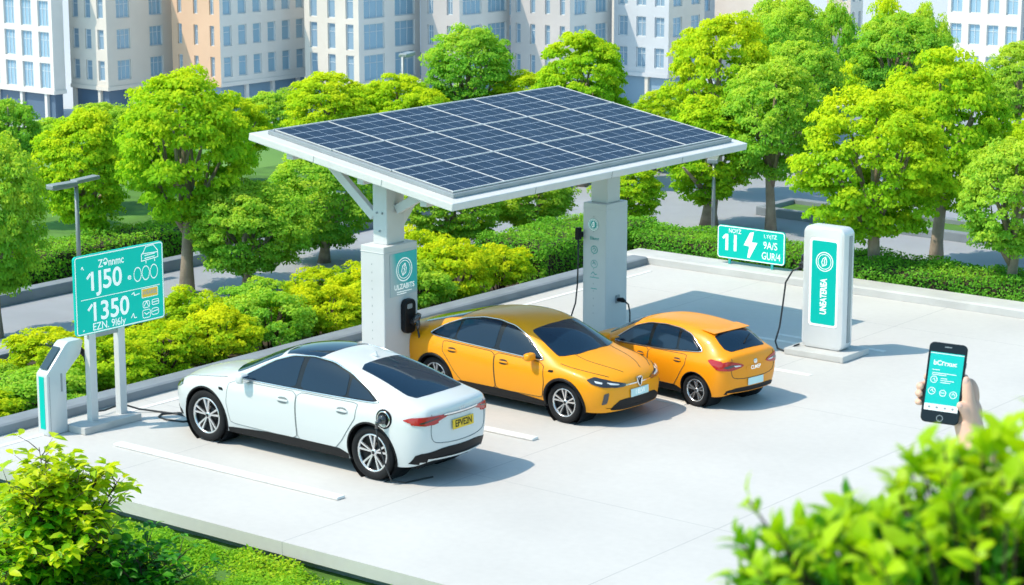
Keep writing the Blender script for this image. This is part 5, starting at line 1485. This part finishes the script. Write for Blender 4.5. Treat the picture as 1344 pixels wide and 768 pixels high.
# potted box shrub close to the lens
px_, py_, pz_ = 22.464, -33.436, 7.856
def rr_last(q, c):
    d = q-c; return math.sqrt((d.dot(rgt)/.14)**2+(d.z/.095)**2+(d.dot(Vector((fx, fy, 0)))/.08)**2)
def box_shrub():
    o = empty('potted_shrub', (px_+.02, py_+.0, TZ)); tag(o, 'blurred box shrub with small bright leaves in the lower right foreground', 'shrub')
    rng = np.random.default_rng(77)
    P, N, A, T_, S_ = [], [], [], [], []
    st = MB()
    root = Vector((px_+.03, py_-.02, TZ+.35))
    cen = Vector((px_, py_, pz_))
    tips = []
    # twig ends spread through the crown (a lopsided dome, taller to the right of the view)
    while len(tips) < 1350:
        d = Vector(norm(rng.normal(size=(1, 3)))[0]); rr_ = rng.uniform(.25, 1)**.6
        a = d.dot(rgt); up_ = d.z
        if up_ < -.75: continue
        sx = .118 if a < 0 else .17
        q = cen+rgt*(a*sx*rr_)+Vector((fx, fy, 0))*(d.dot(Vector((fx, fy, 0)))*.08*rr_)+Vector((0, 0, up_*rr_*(.097+.014*max(-.6, a)) ))
        if rng.random() < .22 and rr_ > .8: q += d*rng.uniform(.008, .020)+Vector((0, 0, max(0, a)*rng.uniform(0, .022)))
        tips.append(q)
    for q in tips:
        m = q*.55+Vector((cen.x, cen.y, cen.z-.08))*.45
        st.tube([m, q], [.0009, .0005], 4, cap=False)
        dirn = (q-Vector((cen.x, cen.y, cen.z-.06))).normalized()
        tb = .30+.50*(q.z-cen.z)/.09+.75*(rr_last(q, cen)-.72)+rng.uniform(-.22, .22)  # inner and lower leaves tinted darker, imitating shade inside the crown
        for k in range(int(rng.integers(5, 8))):
            a = k*2.4+rng.uniform(-.4, .4); e1 = dirn.orthogonal().normalized(); e2 = dirn.cross(e1)
            sd = e1*math.cos(a)+e2*math.sin(a)
            P.append(q-dirn*(k*.0022)+sd*.001); A.append(sd*.6+dirn*(1.1 if k < 3 else .5)+Vector((0, 0, .25))); N.append(dirn*.5-sd*.75+Vector((0, 0, .25))+Vector(rng.normal(size=3)*.35))
            T_.append(tb+(.12 if k < 2 else 0)+rng.uniform(-.15, .15)); S_.append(rng.uniform(.0075, .0155))
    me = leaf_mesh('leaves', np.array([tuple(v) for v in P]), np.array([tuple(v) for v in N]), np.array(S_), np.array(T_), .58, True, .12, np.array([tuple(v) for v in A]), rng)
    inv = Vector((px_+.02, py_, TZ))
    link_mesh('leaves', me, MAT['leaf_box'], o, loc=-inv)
    for k in range(14):
        q = cen+Vector((rng.uniform(-.07, .07), rng.uniform(-.07, .07), rng.uniform(-.07, .0)))
        st.tube([root+Vector((rng.uniform(-.02, .02), rng.uniform(-.02, .02), 0)), root.lerp(q, .5)+Vector((rng.uniform(-.03, .03), rng.uniform(-.03, .03), 0)), q], [.006, .004, .0015], 6)
    st.build('stems', MAT['twig'], o, recalc=False, loc=-inv)
    p = MB(); p.lathe([(.001, 0), (.14, 0), (.19, .36), (.20, .38), (.17, .38), (.165, .33), (.001, .33)], 28, 'z'); p.build('pot', MAT['dark_kerb'], o)
    return o
box_shrub()

# ---------------------------------------------------------------- phone and hand
PC = Vector((21.064, -30.781, 7.232))
rl, yw = R(7.4), R(16)
vax = (upv*math.cos(rl)+rgt*math.sin(rl)).normalized()
u0 = (rgt*math.cos(rl)-upv*math.sin(rl)).normalized()
uax = (u0*math.cos(yw)-fwd*math.sin(yw)).normalized()
wax = uax.cross(vax).normalized()          # out of the screen, towards the viewer
MP = Matrix((( uax.x, -wax.x, vax.x, PC.x), (uax.y, -wax.y, vax.y, PC.y), (uax.z, -wax.z, vax.z, PC.z), (0, 0, 0, 1)))   # local x right, -y out of the screen, z up
ph = empty('smartphone', (0, 0, 0)); ph.matrix_world = MP; tag(ph, 'black smartphone with a teal app screen held up by a hand', 'phone')
PW, PH_ = .0655, .139
b = MB(); b.prism(rrect(PW, PH_, .009, 6, 0, 0), -.0035, .0042, 'y', bev=.0012); pb = b.build('body', principled('dark phone shell', (.02, .021, .024), .25, .5), ph, smooth=40)
b = MB(); b.prism(rrect(PW-.003, PH_-.003, .008, 6, 0, 0), -.0040, -.0033, 'y'); b.build('front_glass', principled('black phone glass', (.004, .004, .005), .08), ph)
MAT['screen_teal'] = principled('lit teal display', (.0, .48, .44), .3, emit=.2)
MAT['screen_white'] = principled('lit white display', (.85, .88, .88), .3, emit=.2)
b = MB(); b.box((0, -.00435, .003), (.0575, .0006, .099)); sc = b.build('screen', MAT['screen_teal'], ph)
b = MB(); b.box((0, -.0046, -.0425), (.0573, .0006, .0115)); b.build('tab_bar', MAT['screen_white'], sc)
yS = -.00500
b = MB()
for (x, z, r) in ((-.018, .005, .0055), (-.019, -.015, .0058), (.0, -.017, .0052), (.018, -.018, .0058)): b.ring((x, yS, z), r, .0011, 'xz', 24)
strokes(b, [[(-.020, .005), (-.0175, .007), (-.0155, .003)], [(-.021, -.015), (-.019, -.012), (-.016, -.017)], [(-.003, -.017), (.003, -.0165)], [(.016, -.018), (.018, -.015), (.021, -.019)],
            [(-.006, .008), (.004, .008)], [(-.006, .0045), (.016, .0045)], [(-.006, .001), (.010, .001)], [(-.022, .022), (-.010, .022)], [(-.022, .0165), (.019, .0165)], [(-.022, .0135), (.002, .0135)],
            [(-.0285, .0505), (.0285, .0505)]], .0011, yS)
b.build('icon', MAT['screen_white'], sc)
text('lettering', 'bC\u0433rxuc', .0115, -.002, .034, yS, MAT['screen_white'], sc, 1, .0003)
b = MB()
for x in (-.020, -.007, .007, .020): b.box((x, -.0051, -.0425), (.0042, .0003, .0035))
b.build('tab_icon', MAT['grey_metal'], sc)
b = MB(); b.ring((0, -.0042, -.0605), .0052, .0010, 'xz', 24); b.build('home_button', MAT['grey_metal'], ph)
b = MB(); b.box((0, -.0043, .0625), (.012, .0004, .0016)); b.build('earpiece', MAT['grey_metal'], ph)
b = MB(); b.box((PW/2+.0004, .0, .035), (.0012, .002, .010), .0004); b.build('side_button', MAT['grey_metal'], ph)

def person_arm():
    """right hand round the phone, forearm reaching up from the lower right; local axes are those of the phone (x right, z up, +y behind)"""
    fh = Vector((fx, fy, 0))
    P0 = Vector((PC.x, PC.y, TZ))+rgt*.66-fh*.24
    root = empty('person', P0)
    toP = (Vector((PC.x, PC.y, 0))+rgt*.1-Vector((P0.x, P0.y, 0))).normalized(); sd_ = Vector((-toP.y, toP.x, 0))    # the body faces the phone
    rz = math.atan2(toP.y, toP.x)
    MI = Matrix.Translation(-P0) @ MP
    def onto(o): o.matrix_local = MI; return o
    tag(root, 'person whose bare right hand holds up the phone in the lower right', 'person')
    b = MB()
    def limb(pts, rs, seg=14):
        # rounded chain
        pts = [Vector(p) for p in pts]; P, Q = [], []
        n = len(pts)
        for i in range(n-1):
            for k in range(6):
                t = k/6; p0 = pts[max(i-1, 0)]; p1 = pts[i]; p2 = pts[i+1]; p3 = pts[min(i+2, n-1)]
                P.append(.5*((2*p1)+(p2-p0)*t+(2*p0-5*p1+4*p2-p3)*t*t+(3*p1-p0-3*p2+p3)*t**3)); Q.append(rs[i]+(rs[i+1]-rs[i])*t)
        P.append(pts[-1]); Q.append(rs[-1])
        d = (P[-1]-P[-2]).normalized(); r = Q[-1]
        for a in (30, 60, 80): P.append(pts[-1]+d*r*math.sin(R(a))); Q.append(r*math.cos(R(a)))
        b.tube(P, Q, seg)
    K = .0072
    # fingers: knuckle behind the phone -> across the back -> round the left edge
    limb([(.034, .030, .010), (.012, .026, .016), (-.016, .020, .013), (-.031, .0145, .008)], [.0095, .0088, .0080, .0072])
    limb([(.034, .031, -.012), (.006, .028, -.006), (-.026, .0205, -.007), (-.0405, .0080, -.0095), (-.0385, -.0035, -.010)], [.0095, .0088, .0078, .0070, .0058])
    limb([(.034, .031, -.031), (.006, .028, -.023), (-.025, .0205, -.021), (-.0408, .0080, -.0225), (-.0388, -.0040, -.0228)], [.0092, .0085, .0076, .0068, .0056])
    limb([(.034, .030, -.048), (.008, .026, -.040), (-.024, .0195, -.036), (-.0400, .0080, -.0372), (-.0378, -.0030, -.0375)], [.0085, .0078, .0068, .0062, .0052])
    # thumb along the right edge, pad pressed on the frame
    limb([(.052, .022, -.078), (.050, .010, -.050), (.0445, -.001, -.022), (.0400, -.005, .000), (.0372, -.0062, .011)], [.0165, .0150, .0112, .0092, .0066])
    limb([(.050, .012, -.055), (.041, -.004, -.040), (.0335, -.0095, -.034)], [.0130, .0098, .0078])
    # palm
    for (c, r, s) in (((.040, .028, -.022), .021, (1, .62, 1.75)), ((.046, .026, -.050), .024, (1.0, .72, 1.4)), ((.052, .018, -.066), .021, (1.0, .8, 1.2))):
        tmp = bmesh.new(); bmesh.ops.create_uvsphere(tmp, u_segments=24, v_segments=14, radius=r)
        for v in tmp.verts: v.co = Vector((v.co.x*s[0], v.co.y*s[1], v.co.z*s[2]))+Vector(c)
        b.merge(tmp)
    # wrist and forearm
    limb([(.046, .024, -.060), (.062, .021, -.098), (.095, .010, -.155), (.150, -.010, -.235), (.205, -.03, -.31)], [.0245, .0255, .029, .036, .040], 20)
    me = bpy.data.meshes.new('arm'); b.bm.to_mesh(me); b.bm.free()
    o = bpy.data.objects.new('tmp', me); COL.objects.link(o)
    m1 = o.modifiers.new('r', 'REMESH'); m1.mode = 'VOXEL'; m1.voxel_size = .0017
    m2 = o.modifiers.new('s', 'SMOOTH'); m2.factor = .5; m2.iterations = 5
    dg = bpy.context.evaluated_depsgraph_get(); me2 = bpy.data.meshes.new_from_object(o.evaluated_get(dg)); bpy.data.objects.remove(o)
    me2.name = 'body'; me2.materials.clear()
    for p in me2.polygons: p.use_smooth = True
    onto(link_mesh('body', me2, MAT['skin'], root))
    b = MB()
    for (c, rx, rz_, tilt) in (((.0365, -.0128, .0095), .0042, .0062, 0), ((.0325, -.0170, -.0335), .0040, .0045, 0)):
        tmp = bmesh.new(); bmesh.ops.create_uvsphere(tmp, u_segments=14, v_segments=8, radius=1)
        for v in tmp.verts: v.co = Vector((v.co.x*rx, v.co.y*.0012, v.co.z*rz_))+Vector(c)
        for f in tmp.faces: f.smooth = True
        b.merge(tmp)
    onto(b.build('finger_nail', MAT['nail'], root))
    # clothes and head (beyond the right edge of the picture): shirt, trousers, shoes, head and hair; x forward, y left, z up
    Ls = Matrix.Rotation(-rz, 4, 'Z') @ MI
    def loc(p): return Ls @ Vector(p)
    b = MB()
    sh = Vector((.0, -.19, 1.40))
    el, wr = loc((.215, -.035, -.325)), loc((.118, .003, -.190))
    b.tube([wr, wr.lerp(el, .4), el, el.lerp(sh, .35), el.lerp(sh, .75), sh], [.042, .046, .056, .060, .066, .07], 18)
    b.tube([(0, .18, 1.40), (-.02, .26, 1.22), (-.01, .29, 1.02), (.06, .27, .84)], [.07, .062, .052, .042], 16)
    prof = [(.90, .165, .115), (1.0, .155, .110), (1.15, .165, .115), (1.28, .185, .125), (1.38, .195, .115), (1.44, .13, .09), (1.47, .066, .062)]
    rings = [[b.bm.verts.new((d*math.cos(2*PI*k/24), w_*math.sin(2*PI*k/24), z)) for k in range(24)] for (z, w_, d) in prof]
    for A, B in zip(rings[:-1], rings[1:]):
        for k in range(24): f = b.bm.faces.new((A[k], A[(k+1) % 24], B[(k+1) % 24], B[k])); f.smooth = True
    b.build('shirt', MAT['sleeve'], root).rotation_euler = (0, 0, rz)
    b = MB()
    for s in (1, -1): b.tube([(0, s*.085, .96), (.01, s*.095, .72), (.015, s*.095, .48), (0, s*.10, .25), (-.01, s*.105, .06)], [.105, .088, .066, .060, .062], 16)
    b.build('trousers', MAT['dark_kerb'], root).rotation_euler = (0, 0, rz)
    for s in (1, -1):
        MB().box((.05, s*.105, .045), (.27, .095, .09), .035, seg=3).build('shoe', MAT['rubber'], root, smooth=60).rotation_euler = (0, 0, rz)
    b = MB()
    b.tube([(-.01, 0, 1.42), (.0, 0, 1.50), (.01, 0, 1.56)], [.060, .054, .056], 16)
    tmp = bmesh.new(); bmesh.ops.create_uvsphere(tmp, u_segments=28, v_segments=20, radius=1)
    for v in tmp.verts:
        z = v.co.z; k = 1-.22*max(0, -z)
        v.co = Vector((.02+v.co.x*.098*k, v.co.y*.076*k, 1.63+z*.118))
    for f in tmp.faces: f.smooth = True
    b.merge(tmp)
    b.tube([(.113, 0, 1.655), (.135, 0, 1.61), (.117, 0, 1.60)], [.009, .015, .012], 8)
    for s in (1, -1): b.tube([(.02, s*.076, 1.60), (.012, s*.086, 1.63), (.02, s*.078, 1.655)], [.008, .014, .008], 8)
    b.tube([(.06, .27, .85), (.085, .27, .78), (.10, .265, .70)], [.028, .04, .02], 12)
    hd_ = b.build('head', MAT['skin'], root, smooth=60); hd_.rotation_euler = (0, 0, rz)
    b = MB(); tmp = bmesh.new(); bmesh.ops.create_uvsphere(tmp, u_segments=28, v_segments=18, radius=1)
    bmesh.ops.delete(tmp, geom=[v for v in tmp.verts if v.co.z < -.25+.75*max(0, v.co.x)], context='VERTS')
    for v in tmp.verts: v.co = Vector((.012+v.co.x*.106, v.co.y*.084, 1.64+v.co.z*.122))
    for f in tmp.faces: f.smooth = True
    b.merge(tmp); b.build('hair', MAT['twig'], hd_)
    for s in (1, -1):
        e_ = MB(); e_.lathe([(.0005, .004), (.009, .002), (.011, -.002)], 12, 'x', M=Matrix.Translation((.108, s*.032, 1.638))); e_.build('eye', MAT['gloss_black'], hd_)
    m_ = MB(); m_.box((.112, 0, 1.572), (.008, .042, .010), .003); m_.build('mouth', MAT['nail'], hd_)
person_arm()

# ------------------------------------------------------------ camera, light, sky
cam = bpy.data.cameras.new('camera'); co = bpy.data.objects.new('camera', cam); COL.objects.link(co)
cam.sensor_width = 36; cam.lens = 36*3024/1344.0
cam.clip_start = .05; cam.clip_end = 9000
co.matrix_world = Matrix(((rgt.x, upv.x, -fwd.x, Cx), (rgt.y, upv.y, -fwd.y, Cy), (rgt.z, upv.z, -fwd.z, CAMZ), (0, 0, 0, 1)))
cam.dof.use_dof = True; cam.dof.focus_distance = 9.0; cam.dof.aperture_fstop = 27
scene.camera = co
EL = R(55)
az = Vector((-rgt.x, -rgt.y, 0))                        # towards the sun
az = Matrix.Rotation(R(14), 3, 'Z') @ az
sd = Vector((az.x*math.cos(EL), az.y*math.cos(EL), math.sin(EL)))
sun = bpy.data.lights.new('sun', 'SUN'); sun.energy = 4.3; sun.angle = R(.5); sun.color = (1.0, .86, .70)
so = bpy.data.objects.new('sun', sun); COL.objects.link(so); so.location = (0, 0, 60); so.rotation_euler = (-sd).to_track_quat('-Z', 'Y').to_euler()
w = bpy.data.worlds.new('World'); scene.world = w; w.use_nodes = True
nt = w.node_tree; bg_ = nt.nodes['Background']
sk = nt.nodes.new('ShaderNodeTexSky'); sk.sky_type = 'NISHITA'; sk.sun_disc = False; sk.sun_elevation = EL
sk.sun_rotation = math.atan2(sd.x, sd.y)
tint = nt.nodes.new('ShaderNodeMix'); tint.data_type = 'RGBA'; tint.blend_type = 'MULTIPLY'; tint.inputs['Factor'].default_value = 1; tint.inputs['B'].default_value = (1.22, 1.66, 1.58, 1)
nt.links.new(sk.outputs[0], tint.inputs['A']); nt.links.new(tint.outputs['Result'], bg_.inputs['Color']); bg_.inputs['Strength'].default_value = .15
scene.view_settings.view_transform = 'Standard'; scene.view_settings.look = 'None'; scene.view_settings.exposure = 0; scene.view_settings.gamma = 1
scene.render.engine = 'CYCLES'
scene.cycles.use_denoising = True
scene.cycles.max_bounces = 5; scene.cycles.diffuse_bounces = 2; scene.cycles.glossy_bounces = 2; scene.cycles.transmission_bounces = 2; scene.cycles.transparent_max_bounces = 4
scene.cycles.use_adaptive_sampling = True; scene.cycles.adaptive_threshold = .03; scene.cycles.caustics_reflective = False; scene.cycles.caustics_refractive = False
